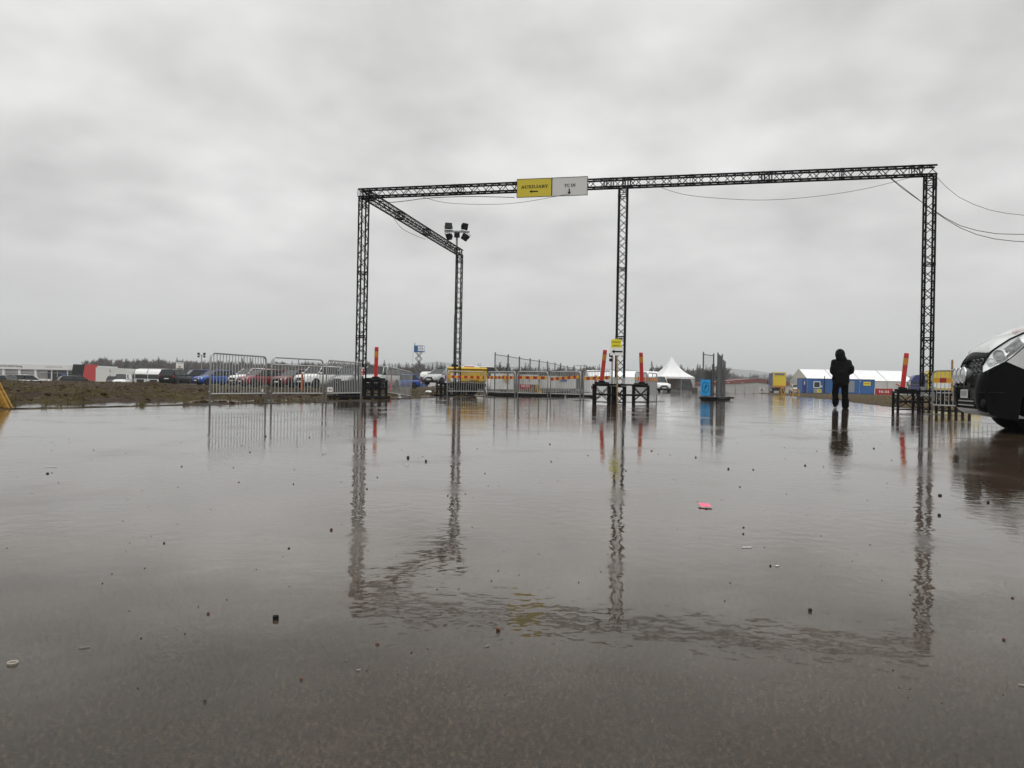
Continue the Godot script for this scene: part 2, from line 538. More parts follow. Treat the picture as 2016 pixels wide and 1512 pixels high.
func land(x: float, z: float, sd: float) -> float:
	if sd < -0.6:
		return -0.035
	var grow := smoothstep(-0.1, 0.5, sd)
	var h := -0.03
	if is_left(x, z):
		# churned mud: wheel ruts along the edge, clods, a low crest and the lower car park behind
		var rut := 0.08 * sin(sd * 3.1 + 1.2 * noise.get_noise_2d(x * 0.12, z * 0.12) * 3.0)
		var lump := 0.14 * noise.get_noise_2d(x * 0.30, z * 0.30) + 0.11 * noise.get_noise_2d(x * 1.1 + 40.0, z * 1.1) + 0.07 * fine.get_noise_2d(x * 3.6, z * 3.6)
		var calm := smoothstep(60.0, 90.0, -z) * 0.6
		var near := smoothstep(0.2, 1.6, sd)
		h += grow * (0.035 + 0.045 * near + (rut * smoothstep(6.0, 1.0, sd) + lump) * (1.0 - calm) * (1.0 - 0.72 * smoothstep(24.0, 46.0, -z)) * (0.25 + 0.75 * smoothstep(1.0, 4.0, sd)) - 0.15 * exp(-pow((sd - 1.9) / 0.85, 2.0)))
		h -= 0.05 * smoothstep(34.0, 60.0, -z) * grow
		h += 0.20 * exp(-pow((z + 55.0) / 9.0, 2.0)) * smoothstep(-0.36, -0.50, x / maxf(-z, 1.0)) * grow
		h -= 0.85 * smoothstep(66.0, 96.0, -z) * smoothstep(-0.43, -0.52, x / maxf(-z, 1.0)) * grow
		h -= 1.0 * smoothstep(100.0, 145.0, -z) * smoothstep(-20.0, -45.0, x) * grow
		for q in [[-16.6, -26.5, 1.3, 0.9], [-15.3, -25.4, 1.5, 1.1], [-15.4, -28.2, 0.9, 1.0], [-21.8, -41.0, 2.2, 1.8], [-19.3, -33.0, 1.6, 1.0], [-8.2, -21.6, 2.2, 1.0], [-9.4, -26.0, 1.6, 0.9], [-6.6, -24.5, 1.3, 0.9], [-12.8, -24.0, 1.0, 0.7]]:
			var qx: float = (x - q[0]) / q[2]; var qz: float = (z - q[1]) / q[3]
			h = lerpf(h, -0.06, exp(-pow(qx * qx + qz * qz, 2.0)))
		# heap of spoil
		var hx := (x + 17.2) / 1.15; var hz := (z + 36.5) / 1.3
		var heap := exp(-(hx * hx + hz * hz))
		h += heap * (0.29 + 0.22 * fine.get_noise_2d(x * 1.9, z * 1.9))
		var kx := (x + 14.6) / 1.0; var kz := (z + 34.5) / 0.8
		h += exp(-(kx * kx + kz * kz)) * 0.16
	else:
		h += grow * (0.07 + 0.03 * noise.get_noise_2d(x * 0.5, z * 0.5) + 0.02 * fine.get_noise_2d(x * 3.0, z * 3.0)) + 0.10 * smoothstep(0.5, 6.0, sd)
	return h

func lines(a: float, b: float, fine_a: float, fine_b: float, step: float, grow: float) -> Array:
	var out := [fine_a]
	var s := step
	while out[-1] < fine_b:
		out.append(out[-1] + step)
	while out[-1] < b:
		s *= grow
		out.append(minf(out[-1] + s, b))
	s = step
	while out[0] > a:
		s *= grow
		out.push_front(maxf(out[0] - s, a))
	return out

func ground() -> void:
	for p in [[-27, 40], [-12.1, 0], [-7.76, -11.65], [-7.13, -13.35], [-6.28, -15.64], [-4.78, -19.7], [-3.81, -23.3], [-2.84, -29.15], [-0.4, -36.5], [3, -44], [5.5, -48.5], [7.5, -60], [7, -90], [2, -130], [0, -420], [190, -420], [190, -128], [60, -124], [41, -121], [36.6, -117], [25.7, -70.3], [19.8, -47.2], [13.8, -28.4], [12.7, -23.2], [12.2, -20.3], [12.4, -17], [14, -12], [19, -4], [34, 14], [50, 40]]:
		edge.append(Vector2(p[0], p[1]))
	# a ragged edge
	var rag := PackedVector2Array()
	for i in edge.size():
		var a := edge[i]; var b := edge[(i + 1) % edge.size()]
		var cuts := 1 if a.distance_to(b) > 60.0 or a.y > 20.0 else int(a.distance_to(b) / 0.5) + 1
		for k in cuts:
			var q := a.lerp(b, float(k) / cuts)
			if a.y < 5.0 and a.y > -140.0 and k > 0:
				q += Vector2(b.y - a.y, a.x - b.x).normalized() * (0.10 * noise.get_noise_2d(q.x * 0.8, q.y * 0.8) + 0.05 * fine.get_noise_2d(q.x * 4.0, q.y * 4.0))
			rag.append(q)
	var xs := lines(-4200.0, 4200.0, -27.0, 3.0, 0.22, 1.09)
	var zs := lines(-4200.0, 300.0, -54.0, -9.0, 0.22, 1.09)
	var nx := xs.size()
	var pos := PackedVector3Array()
	var tint := PackedColorArray()
	var sds := PackedFloat32Array()
	for z in zs:
		for x in xs:
			var far: bool = absf(x) > 260.0 or z < -480.0 or z > 60.0
			var sd := 50.0 if far else outside(Vector2(x, z))
			var h := land(x, z, sd)
			sds.append(sd)
			pos.append(Vector3(x, h, z))
			var g := noise.get_noise_2d(x * 0.21 + 90.0, z * 0.21) + 0.5 * noise.get_noise_2d(x * 0.9, z * 0.9 + 30.0)
			var mud := Color(0.066, 0.043, 0.026).lerp(Color(0.11, 0.078, 0.05), smoothstep(0.1, 0.5, noise.get_noise_2d(x * 0.4 - 50.0, z * 0.6)))
			var turf := Color(0.085, 0.068, 0.024)
			if is_left(x, z):
				tint.append(mud.lerp(turf, smoothstep(0.05, 0.5, g + (0.25 if -z > 58.0 and x > -34.0 else 0.0))))
			else:
				tint.append(Color(0.115, 0.078, 0.032).lerp(Color(0.06, 0.042, 0.024), smoothstep(0.9, 0.2, sd + g * 0.4)).lerp(Color(0.10, 0.085, 0.03), smoothstep(0.1, 0.5, g)))
	var idx := PackedInt32Array()
	for j in zs.size() - 1:
		for i in nx - 1:
			var a := j * nx + i
			idx.append_array([a, a + 1, a + nx, a + 1, a + nx + 1, a + nx])
	var arr := []
	arr.resize(Mesh.ARRAY_MAX)
	arr[Mesh.ARRAY_VERTEX] = pos; arr[Mesh.ARRAY_COLOR] = tint; arr[Mesh.ARRAY_INDEX] = idx
	var am := ArrayMesh.new()
	am.add_surface_from_arrays(Mesh.PRIMITIVE_TRIANGLES, arr)
	var st := SurfaceTool.new()
	st.create_from(am, 0)
	st.generate_normals()
	structure(put(st.commit(), "ground", M.earth))
	# water standing level in the low places of the mud
	var w := B.new()
	w.soft(true)
	for j in zs.size() - 1:
		for i in nx - 1:
			var a := j * nx + i
			if xs[i] < -60.0 or xs[i] > 7.0 or zs[j] < -64.0 or zs[j] > -5.0 or not is_left(xs[i], zs[j]):
				continue
			if minf(sds[a], minf(sds[a + 1], minf(sds[a + nx], sds[a + nx + 1]))) < 0.45:
				continue
			if minf(pos[a].y, minf(pos[a + 1].y, minf(pos[a + nx].y, pos[a + nx + 1].y))) > 0.0:
				continue
			w.quad(Vector3(xs[i], 0.002, zs[j]), Vector3(xs[i + 1], 0.002, zs[j]), Vector3(xs[i + 1], 0.002, zs[j + 1]), Vector3(xs[i], 0.002, zs[j + 1]))
	structure(put(w, "puddle_water", M.puddle))
	# the tarmac, one sheet with a thin broken lip
	var ix := Geometry2D.triangulate_polygon(rag)
	var t := SurfaceTool.new()
	t.begin(Mesh.PRIMITIVE_TRIANGLES)
	t.set_normal(Vector3.UP)
	t.set_tangent(Plane(1, 0, 0, 1))
	for k in ix:
		var p := rag[k]
		t.set_uv(p); t.set_uv2(p)
		t.add_vertex(Vector3(p.x, 0, p.y))
	for i in range(0, rag.size()):
		var a := rag[i]; var b := rag[(i + 1) % rag.size()]
		var c := [Vector3(a.x, 0, a.y), Vector3(b.x, 0, b.y), Vector3(b.x, -0.08, b.y), Vector3(a.x, -0.08, a.y)]
		var nn := Vector3(b.y - a.y, 0, a.x - b.x).normalized()
		for q in [0, 1, 2, 0, 2, 3]:
			t.set_normal(nn)
			t.set_uv(Vector2(c[q].x, c[q].z)); t.set_uv2(Vector2(c[q].x, c[q].z))
			t.add_vertex(c[q])
	structure(put(t.commit(), "tarmac", M.tarmac))
	# flat overlay with foreground shade painted into its colour, fading away from the camera
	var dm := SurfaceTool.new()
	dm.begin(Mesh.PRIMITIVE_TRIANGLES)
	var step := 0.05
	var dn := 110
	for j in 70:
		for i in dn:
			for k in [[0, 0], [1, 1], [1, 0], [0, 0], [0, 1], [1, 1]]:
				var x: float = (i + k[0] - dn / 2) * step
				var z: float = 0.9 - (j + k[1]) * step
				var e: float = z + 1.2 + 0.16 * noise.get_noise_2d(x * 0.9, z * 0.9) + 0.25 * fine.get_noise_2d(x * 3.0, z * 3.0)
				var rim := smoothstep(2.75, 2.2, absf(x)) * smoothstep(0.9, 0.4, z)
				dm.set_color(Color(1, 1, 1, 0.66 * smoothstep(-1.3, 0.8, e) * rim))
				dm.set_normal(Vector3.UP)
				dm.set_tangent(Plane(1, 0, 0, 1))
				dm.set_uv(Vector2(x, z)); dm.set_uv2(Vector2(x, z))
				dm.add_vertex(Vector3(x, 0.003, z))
	structure(put(dm.commit(), "tarmac_darkening", M.near_darkening))

func hills() -> void:
	# three wooded ranges, each a real ridge
	for d in [[3600.0, 118.0, 3, 0.9], [2300.0, 62.0, 9, 1.5], [1150.0, 20.0, 14, 3.0]]:
		var b := B.new()
		b.soft(true)
		var rows := []
		var n := 220
		for k in 5:
			var row := []
			for i in n + 1:
				var a := deg_to_rad(-62.0 + 124.0 * i / n)
				var s: float = noise.get_noise_2d(a * 2.2 * d[3], float(d[2])) * 0.45 + noise.get_noise_2d(a * 9.0 * d[3], float(d[2]) + 3.0) * 0.16
				var crest: float = d[1] * (0.72 + s)
				crest *= 0.45 + 0.55 * smoothstep(-0.42, -0.20, a)
				if d[2] == 14:
					crest *= smoothstep(0.02, 0.14, a) * 0.8 + 0.35
				var tooth: float = fine.get_noise_2d(a * 160.0, float(d[2])) * d[1] * 0.03
				var r: float = d[0] + [-0.16, -0.07, 0.0, 0.07, 0.16][k] * d[0]
				var y: float = [0.0, 0.62, 1.0, 0.6, 0.0][k] * crest + (tooth if k == 2 else 0.0) - 0.5
				row.append(Vector3(sin(a) * r, y, -cos(a) * r))
			rows.append(row)
		b.patch(rows)
		structure(put(b, "hills", M.hill))


# ---------------------------------------------------------------- trees
func conifer_mesh(s: int) -> Array:
	var r := RandomNumberGenerator.new(); r.seed = s
	var t := B.new(); t.soft(true)
	t.tube(Vector3.ZERO, Vector3(0, 0.97, 0), 0.018, 0.002, 6)
	var c := B.new()
	var y := 0.10
	while y < 0.98:
		var rad := 0.24 * pow(1.0 - y, 0.8) + 0.012
		var n := 9 if y < 0.7 else 6
		for i in n:
			var a := r.randf() * TAU
			var l := rad * r.randf_range(0.55, 1.15)
			var out := Vector3(cos(a), 0, sin(a))
			var side := Vector3(-sin(a), 0, cos(a)) * l * r.randf_range(0.22, 0.38)
			var tip := Vector3(0, y - l * r.randf_range(0.25, 0.55), 0) + out * l
			var root := Vector3(0, y + 0.015, 0)
			var mid := root.lerp(tip, 0.55) + Vector3(0, 0.008, 0)
			c.tri(root, mid + side, tip); c.tri(root, tip, mid - side)
			c.tri(mid + side * 0.6, mid - side * 0.6, mid + out * l * 0.2 - Vector3(0, l * 0.4, 0))
		y += 0.035
	c.tube(Vector3(0, 0.93, 0), Vector3(0, 1.0, 0), 0.012, 0.001, 5)
	return [t.mesh(), c.mesh()]

func twigs(t: B, c: B, r: RandomNumberGenerator, a: Vector3, dir: Vector3, l: float, rad: float, depth: int) -> void:
	var b := a + dir * l
	t.tube(a, b, rad, rad * 0.62, 5)
	if depth == 0:
		for k in 9:
			var d := (dir + Vector3(r.randf_range(-1, 1), r.randf_range(-0.7, 1.0), r.randf_range(-1, 1)) * 0.85).normalized()
			var p := a.lerp(b, r.randf_range(0.2, 1.0))
			var w := d.cross(Vector3(r.randf_range(-1, 1), r.randf_range(-1, 1), 0.3)).normalized() * 0.011
			c.tri(p - w, p + w, p + d * l * r.randf_range(0.7, 1.3))
		return
	for k in 4:
		var d := (dir * 0.9 + Vector3(r.randf_range(-1, 1), r.randf_range(-0.1, 0.8), r.randf_range(-1, 1)) * 0.8).normalized()
		twigs(t, c, r, a.lerp(b, 0.45 + 0.18 * k), d, l * r.randf_range(0.58, 0.78), rad * 0.5, depth - 1)

func bare_mesh(s: int) -> Array:
	var r := RandomNumberGenerator.new(); r.seed = s
	var t := B.new(); t.soft(true)
	var c := B.new()
	twigs(t, c, r, Vector3.ZERO, Vector3(0, 1, 0), 0.38, 0.022, 3)
	return [t.mesh(), c.mesh()]

func forests() -> void:
	var con := [conifer_mesh(1), conifer_mesh(2), conifer_mesh(3)]
	var bare := [bare_mesh(4), bare_mesh(5), bare_mesh(6)]
	# trees that stand out from the wood: (x, z, height, conifer, label)
	var n := 0
	for q in [[-151.0, -300.0, 8.4, 1, "taller pointed conifer rising over the roof of the pale trailer"], [-148.5, -302.0, 7.6, 1, "shorter conifer beside the taller one over the pale trailer"],
		[-0.9, -130.0, 4.4, 1, "dark round conifer behind the second bay of the tall mesh fence"], [1.7, -140.0, 3.9, 0, "bare twiggy tree behind the third bay of the mesh fence"],
		[-3.6, -130.0, 2.7, 0, "small bare tree behind the first bay of the mesh fence"], [39.0, -215.0, 8.2, 1, "single conifer behind the low white marquee by the middle column"],
		[-22.4, -168.0, 4.2, 0, "bare tree just left of the blue scissor lift"], [13.0, -160.0, 3.6, 0, "thin bare tree behind the far bays of the mesh fence"],
		[-20.0, -260.0, 8.5, 1, "conifer standing to the left of the rear truss column"], [-28.0, -270.0, 8.0, 1, "conifer between the scissor lift and the silver crossover"]]:
		var t := thing("conifer_tree" if q[3] else "bare_tree", q[4], "tree", Vector3(q[0], -0.1, q[1]), q[0], "trees beyond the service park")
		var m: Array = (con if q[3] else bare)[n % 3]
		put(m[0], "trunk", M.bark, t)
		put(m[1], "crown", M.needle if q[3] else M.twig, t)
		t.scale = Vector3.ONE * q[2] * (1.0 if q[3] else 1.0)
		n += 1
	# the woods themselves, which read as masses
	var woods := [
		[-200.0, -75.0, -360.0, -460.0, 700, 11.0, 0.2, "wood of bare trees and conifers behind the trailers"],
		[-70.0, 40.0, -330.0, -460.0, 420, 10.5, 0.7, "dark conifer wood behind the car park and the fence"],
		[62.0, 92.0, -330.0, -420.0, 260, 11.0, 0.6, "dark wood behind the white pagoda tent"],
		[130.0, 330.0, -640.0, -800.0, 500, 15.0, 0.5, "distant wood beyond the hangar and the marquee"]]
	for w in woods:
		for kind in 2:
			var src := B.new()
			for m in ([con[0], con[1]] if kind == 0 else [bare[0], bare[1]]):
				pass
			for part in 2:
				var mm := MultiMesh.new()
				mm.transform_format = MultiMesh.TRANSFORM_3D
				mm.mesh = (con[kind] if kind == 0 else bare[kind])[part]
				var r := RandomNumberGenerator.new(); r.seed = 100 + kind
				var cnt := int(w[4] * (w[6] if kind == 0 else 1.0 - w[6]))
				mm.instance_count = cnt
				for i in cnt:
					var z := r.randf_range(w[3], w[2])
					var x: float = r.randf_range(w[0], w[1]) * z / w[2]
					var h: float = w[5] * r.randf_range(0.6, 1.1)
					mm.set_instance_transform(i, Transform3D(Basis(Vector3.UP, r.randf() * TAU).scaled(Vector3.ONE * h), Vector3(x, -0.3, z)))
				var o := MultiMeshInstance3D.new()
				o.multimesh = mm
				o.name = named(self, ["conifer_forest", "bare_forest"][kind] if part else ["conifer_forest_trunks", "bare_forest_trunks"][kind])
				o.material_override = M.bark if part == 0 else (M.needle if kind == 0 else M.twig)
				add_child(o)
				stuff(o)
				tag(o, w[7] + ("" if part else ", its trunks") + (", the conifers" if kind == 0 else ", the leafless trees"), "forest")


func rough_ground() -> void:
	# clods on the churned mud, tufts of dead grass on the field and the verge
	var tuft := B.new()
	var r := RandomNumberGenerator.new(); r.seed = 5
	for k in 9:
		var a := r.randf() * TAU
		var root := Vector3(cos(a), 0, sin(a)) * 0.25
		var lean := Vector3(r.randf_range(-0.6, 0.6), r.randf_range(0.6, 1.1), r.randf_range(-0.6, 0.6))
		var side := Vector3(-sin(a), 0, cos(a)) * 0.07
		tuft.tri(root - side, root + side, root + lean)
	var meshes := [stone_mesh(5, 0.55), tuft.mesh()]
	for v in 3:
		var places: Array[Transform3D] = []
		var tries := 0
		var want: int = [1500, 3800, 1600][v]
		while places.size() < want and tries < want * 6:
			tries += 1
			var x: float
			var z: float
			if v < 2:
				z = -11.5 - 52.0 * pow(r.randf(), 1.25)
				x = r.randf_range(-0.74, 0.0) * -z + 1.0
			else:
				z = -19.0 - 95.0 * pow(r.randf(), 1.3)
				x = -z * r.randf_range(0.28, 0.75)
			var sd := outside(Vector2(x, z))
			if sd < 0.25: continue
			var h := land(x, z, sd)
			if h < 0.012 and v < 2: continue
			if v == 0 and noise.get_noise_2d(x * 0.5, z * 0.5) < -0.05: continue
			if v == 1 and noise.get_noise_2d(x * 0.21 + 90.0, z * 0.21) < 0.0: continue
			var s: float = r.randf_range(0.02, 0.075) if v == 0 else r.randf_range(0.05, 0.12)
			places.append(Transform3D(Basis(Vector3.UP, r.randf() * TAU).scaled(Vector3.ONE * s), Vector3(x, h - s * 0.1, z)))
		var mm := MultiMesh.new()
		mm.transform_format = MultiMesh.TRANSFORM_3D
		mm.mesh = meshes[0 if v == 0 else 1]
		mm.instance_count = places.size()
		for i in places.size():
			mm.set_instance_transform(i, places[i])
		var o := MultiMeshInstance3D.new()
		o.multimesh = mm
		o.name = ["mud_clods", "grass_tufts", "verge_grass"][v]
		o.material_override = mat(o.name, [Color(0.05, 0.034, 0.022), Color(0.13, 0.105, 0.045), Color(0.17, 0.125, 0.055)][v], 0.85, 0.0, 0.1)
		add_child(o)
		stuff(o)
		tag(o, ["dark clods of earth thrown up over the muddy field", "tufts of dead grass on the muddy field at the left", "dead yellow grass on the verge before the blue cabins"][v], ["mud", "grass", "grass"][v])


# ---------------------------------------------------------------- the gate of black box truss
const GX := Vector3(0.97484, 0, 0.22265)     # along the gate, left to right
const GZ := Vector3(-0.22265, 0, 0.97484)    # square to it, towards the viewer
const COL_L := Vector3(-4.87, 0, -24.7)
const COL_M := Vector3(3.21, 0, -22.86)
const COL_R := Vector3(11.33, 0, -21.0)
const COL_B := Vector3(-2.53, 0, -35.4)

func truss_run(gate: Node3D, called: String, start: Vector3, along: Vector3, fx: Vector3, fz: Vector3, length: float, joints: Array, faces: Array) -> Node3D:
	var n := Node3D.new()
	n.name = named(gate, called)
	gate.add_child(n)
	n.transform = Transform3D(Basis(fx, along, fz), start)
	var w := 0.12
	for sx in [-1, 1]:
		for sz in [-1, 1]:
			rod("chord", Vector3(sx * w, 0, sz * w), Vector3(sx * w, length, sz * w), 0.027, M.truss, n)
	var step := 0.225
	var cnt := int(length / step)
	step = length / cnt
	var rest := B.new()
	rest.soft(true)
	for f in 4:
		var u: Vector3 = [Vector3(1, 0, 0), Vector3(0, 0, 1), Vector3(1, 0, 0), Vector3(0, 0, 1)][f]
		var o: Vector3 = [Vector3(0, 0, w), Vector3(w, 0, 0), Vector3(0, 0, -w), Vector3(-w, 0, 0)][f]
		for i in cnt:
			var s := 1.0 if (i + (1 if f > 1 else 0)) % 2 else -1.0
			var a := o + u * w * s + Vector3(0, i * step, 0)
			var b := o - u * w * s + Vector3(0, (i + 1) * step, 0)
			if f in faces: rod("brace", a, b, 0.0115, M.truss, n, 6)
			else: rest.tube(a, b, 0.0115, -1.0, 6)
		for y in joints:
			for dy in [-0.035, 0.035]:
				rest.tube(o - u * w + Vector3(0, y + dy, 0), o + u * w + Vector3(0, y + dy, 0), 0.011, -1.0, 6)
	stuff(put(rest, "lacing", M.truss, n))
	# bolted couplers at the joints
	for y in joints:
		for sx in [-1, 1]:
			for sz in [-1, 1]:
				if y > 0.3 and y < length - 0.1 and sz > 0:
					rod("coupler", Vector3(sx * w, y - 0.05, sz * w), Vector3(sx * w, y + 0.05, sz * w), 0.031, M.truss_dull, n)
	return n

func truss_gate() -> void:
	var g := thing("truss_gate", "tall black lattice truss gate over the entrance, carrying the two hanging signs", "truss gate")
	var top := 6.605
	var h := 6.46
	truss_run(g, "column", COL_L, Vector3.UP, GX, GZ, h, [0.04, 2.0, 4.04, 6.2, 6.4], [0, 1])
	truss_run(g, "column", COL_M, Vector3.UP, GX, GZ, h, [0.04, 2.0, 4.04, 6.2, 6.4], [0])
	truss_run(g, "column", COL_R, Vector3.UP, GX, GZ, h, [0.04, 2.0, 4.04, 6.2, 6.4], [0, 3])
	truss_run(g, "column", COL_B, Vector3.UP, GX, GZ, h, [0.04, 2.0, 4.04, 6.2, 6.4], [0])
	var a := COL_L - GX * 0.145 + Vector3(0, top, 0)
	truss_run(g, "beam", a, GX, Vector3.DOWN, GZ, COL_L.distance_to(COL_R) + 0.29, [0.02, 0.3, 3.2, 3.4, 5.2, 7.9, 8.1, 8.45, 8.6, 10.4, 12.4, 12.6, 14.5, 16.3, 16.5], [0])
	var back := (COL_B - COL_L).normalized()
	truss_run(g, "beam", COL_L + back * 0.15 + Vector3(0, top, 0), back, GX, Vector3.UP, COL_L.distance_to(COL_B) + 0.0, [0.02, 0.3, 3.0, 3.2, 6.0, 6.2, 9.0, 10.4, 10.7], [1])
	# light alloy sleeves where the columns stand in their base frames
	for c in [COL_M, COL_R]:
		for s in [-1, 1]:
			put(sleeve(), "base_sleeve", M.alu, g).transform = Transform3D(Basis(GX, Vector3.UP, GZ), c + GX * 0.12 * s + GZ * 0.12 + Vector3(0, 0.58 if c == COL_M else 0.46, 0))
	# base frames that tie each column to its ballast stands
	for q in [[COL_M, -0.62, 0.70, 0.60, 0.0], [COL_M, -0.55, 0.65, 0.30, 0.0], [COL_R, -0.75, 0.55, 0.58, 0.0], [COL_R, -0.75, 0.55, 0.28, 0.0], [COL_L, -0.45, 0.75, 0.56, 0.2], [COL_L, -0.45, 0.75, 0.33, 0.2], [COL_B, -0.6, 0.5, 0.52, 0.2], [COL_B, -0.6, 0.5, 0.24, 0.2]]:
		for dz in [-0.2, 0.2]:
			var c: Vector3 = q[0]
			rod("base_bar", c + GX * float(q[1]) + GZ * (dz - q[4]) + Vector3(0, q[3], 0), c + GX * float(q[2]) + GZ * (dz - q[4]) + Vector3(0, q[3], 0), 0.026, M.truss, g)

func sleeve() -> B:
	var b := B.new()
	b.cbox(Vector3(0, 0.10, 0), Vector3(0.085, 0.22, 0.085), 0.008)
	b.box(Vector3(0, 0.22, 0), Vector3(0.14, 0.02, 0.12))
	b.box(Vector3(0, -0.015, 0), Vector3(0.14, 0.02, 0.12))
	return b

func truss_stand(label: String, at: Vector3, turn: float, w: float, d: float, h: float, legs: int, plate: bool, group := "black truss stands at the feet of the gate") -> void:
	var t := thing("truss_stand", label, "stand", at, turn, group)
	var xs := []
	for i in legs:
		xs.append(-w / 2 + w * i / (legs - 1))
	for x in xs:
		for z in [-d / 2, d / 2]:
			slab("leg", Vector3(x, h / 2, z), Vector3(0.06, h, 0.06), M.truss_dull, t, 0.0, 0.006)
	for z in [-d / 2, d / 2]:
		slab("top_rail", Vector3(0, h - 0.03, z), Vector3(w + 0.064, 0.064, 0.066), M.truss, t)
		slab("middle_rail", Vector3(0, h * 0.5, z * 0.99), Vector3(w, 0.04, 0.045), M.truss, t)
		rod("brace", Vector3(-w / 2, h - 0.06, z), Vector3(0, h * 0.5, z), 0.012, M.truss, t, 6)
		rod("brace", Vector3(w / 2, h - 0.06, z), Vector3(0, h * 0.5, z), 0.012, M.truss, t, 6)
		rod("brace", Vector3(0, h * 0.5, z), Vector3(-w / 2, 0.10, z), 0.012, M.truss, t, 6)
		rod("brace", Vector3(0, h * 0.5, z), Vector3(w / 2, 0.10, z), 0.012, M.truss, t, 6)
		rod("foot_rail", Vector3(-w / 2, 0.07, z), Vector3(w / 2, 0.07, z), 0.014, M.truss, t, 6)
	for x in [xs[0], xs[-1]]:
		slab("side_rail", Vector3(x, h - 0.03, 0), Vector3(0.062, 0.062, d - 0.06), M.truss, t)
		rod("brace", Vector3(x, h - 0.06, -d / 2), Vector3(x, 0.1, d / 2), 0.012, M.truss, t, 6)
		rod("brace", Vector3(x, h - 0.06, d / 2), Vector3(x, 0.1, -d / 2), 0.012, M.truss, t, 6)
		rod("foot_rail", Vector3(x, 0.07, -d / 2), Vector3(x, 0.07, d / 2), 0.014, M.truss, t, 6)
	if plate:
		slab("foot_plate", Vector3(0, h + 0.035, 0), Vector3(w * 0.92, 0.06, d * 0.9), M.rubber, t, 0.0, 0.012)

func marker(label: String, at: Vector3, lean: float, turn: float) -> void:
	var t := thing("marker_post", label, "marker post", at, 0.0, "red marker posts on the truss stands")
	t.basis = Basis(Vector3(0, 0, 1), -lean) * Basis(Vector3.UP, turn)
	var b := B.new()
	b.cbox(Vector3(0, 0.5, 0), Vector3(0.115, 0.94, 0.05), 0.012)
	put(b, "post", M.red_post, t)
	for q in [[0.74, 0.19, M.reflector], [0.60, 0.03, M.tape_red], [0.87, 0.05, M.tape_red]]:
		slab("reflective_band", Vector3(0, q[0], 0), Vector3(0.118, q[1], 0.055), q[2], t, 0.0, 0.004)
	slab("base_block", Vector3(0, 0.02, 0), Vector3(0.20, 0.045, 0.16), M.rubber, t, 0.0, 0.01)

func truss_stands() -> void:
	var g := -0.2245
	truss_stand("black truss stand left of the middle column, red post leaning on it", Vector3(2.72, 0, -23.25), g, 0.44, 0.5, 0.61, 2, true)
	truss_stand("black truss stand right of the middle column, red post leaning on it", Vector3(4.08, 0, -24.3), g, 0.46, 0.5, 0.60, 2, true)
	truss_stand("low black truss frame around the foot of the middle column", Vector3(3.2, 0, -22.95), g, 0.34, 0.42, 0.58, 2, false)
	truss_stand("black truss stand left of the right column, red post leaning on it", Vector3(10.64, 0, -20.75), g, 0.5, 0.5, 0.555, 2, true)
	truss_stand("black many-legged ballast frame behind the right striped barrier", Vector3(11.6, 0, -20.2), g, 0.64, 0.5, 0.52, 5, false)
	truss_stand("many-legged black ballast frame behind the third grey barrier, by the left column", Vector3(-5.16, 0.11, -24.3), g, 0.72, 0.5, 0.46, 6, false)
	truss_stand("black truss stand right of the left column, upright red post on it", Vector3(-4.26, 0.11, -24.05), g, 0.5, 0.5, 0.50, 3, true)
	truss_stand("black truss stand left of the rear column, beside the striped barriers", Vector3(-3.1, 0.06, -34.6), g, 0.42, 0.5, 0.52, 3, false)
	truss_stand("black truss stand right of the rear column, in front of the yellow machine", Vector3(-2.3, 0.06, -34.8), g, 0.5, 0.5, 0.50, 3, false)
	var b := B.new()
	b.cbox(Vector3(0, 0.055, 0), Vector3(1.75, 0.11, 0.95), 0.02)
	var o := thing("base_slab", "long black base slab under the left column of the gate", "slab", Vector3(-4.83, 0, -24.25), g)
	put(b, "slab", M.rubber, o)
	var b2 := B.new()
	b2.cbox(Vector3(0, 0.03, 0), Vector3(1.6, 0.06, 1.1), 0.015)
	var o2 := thing("base_slab", "black base slab under the rear column of the gate", "slab", Vector3(-2.65, 0, -34.8), g)
	put(b2, "slab", M.rubber, o2)
	marker("upright red marker post on the stand right of the left column", Vector3(-4.26, 0.675, -24.0), deg_to_rad(0.6), g)
	marker("red marker post leaning right, on the stand left of the middle column", Vector3(2.70, 0.675, -23.15), deg_to_rad(5.2), g)
	marker("red marker post leaning left, on the stand right of the middle column", Vector3(4.1, 0.665, -24.25), deg_to_rad(-2.8), g)
	marker("red marker post leaning right, in front of the right column", Vector3(10.50, 0.62, -20.65), deg_to_rad(5.6), g)

func arrow(called: String, parent: Node, at: Vector3, l: float, w: float, turn: float) -> void:   # points along local -x before the turn about z
	var b := B.new()
	b.prism([Vector2(-l / 2, 0), Vector2(-l / 2 + w * 1.3, w * 0.95), Vector2(-l / 2 + w * 1.1, w * 0.3), Vector2(l / 2, w * 0.3), Vector2(l / 2, -w * 0.3), Vector2(-l / 2 + w * 1.1, -w * 0.3), Vector2(-l / 2 + w * 1.3, -w * 0.95)], Transform3D(), 0.004)
	var o := put(b, called, M.ink, parent)
	o.position = at
	o.rotation.z = turn

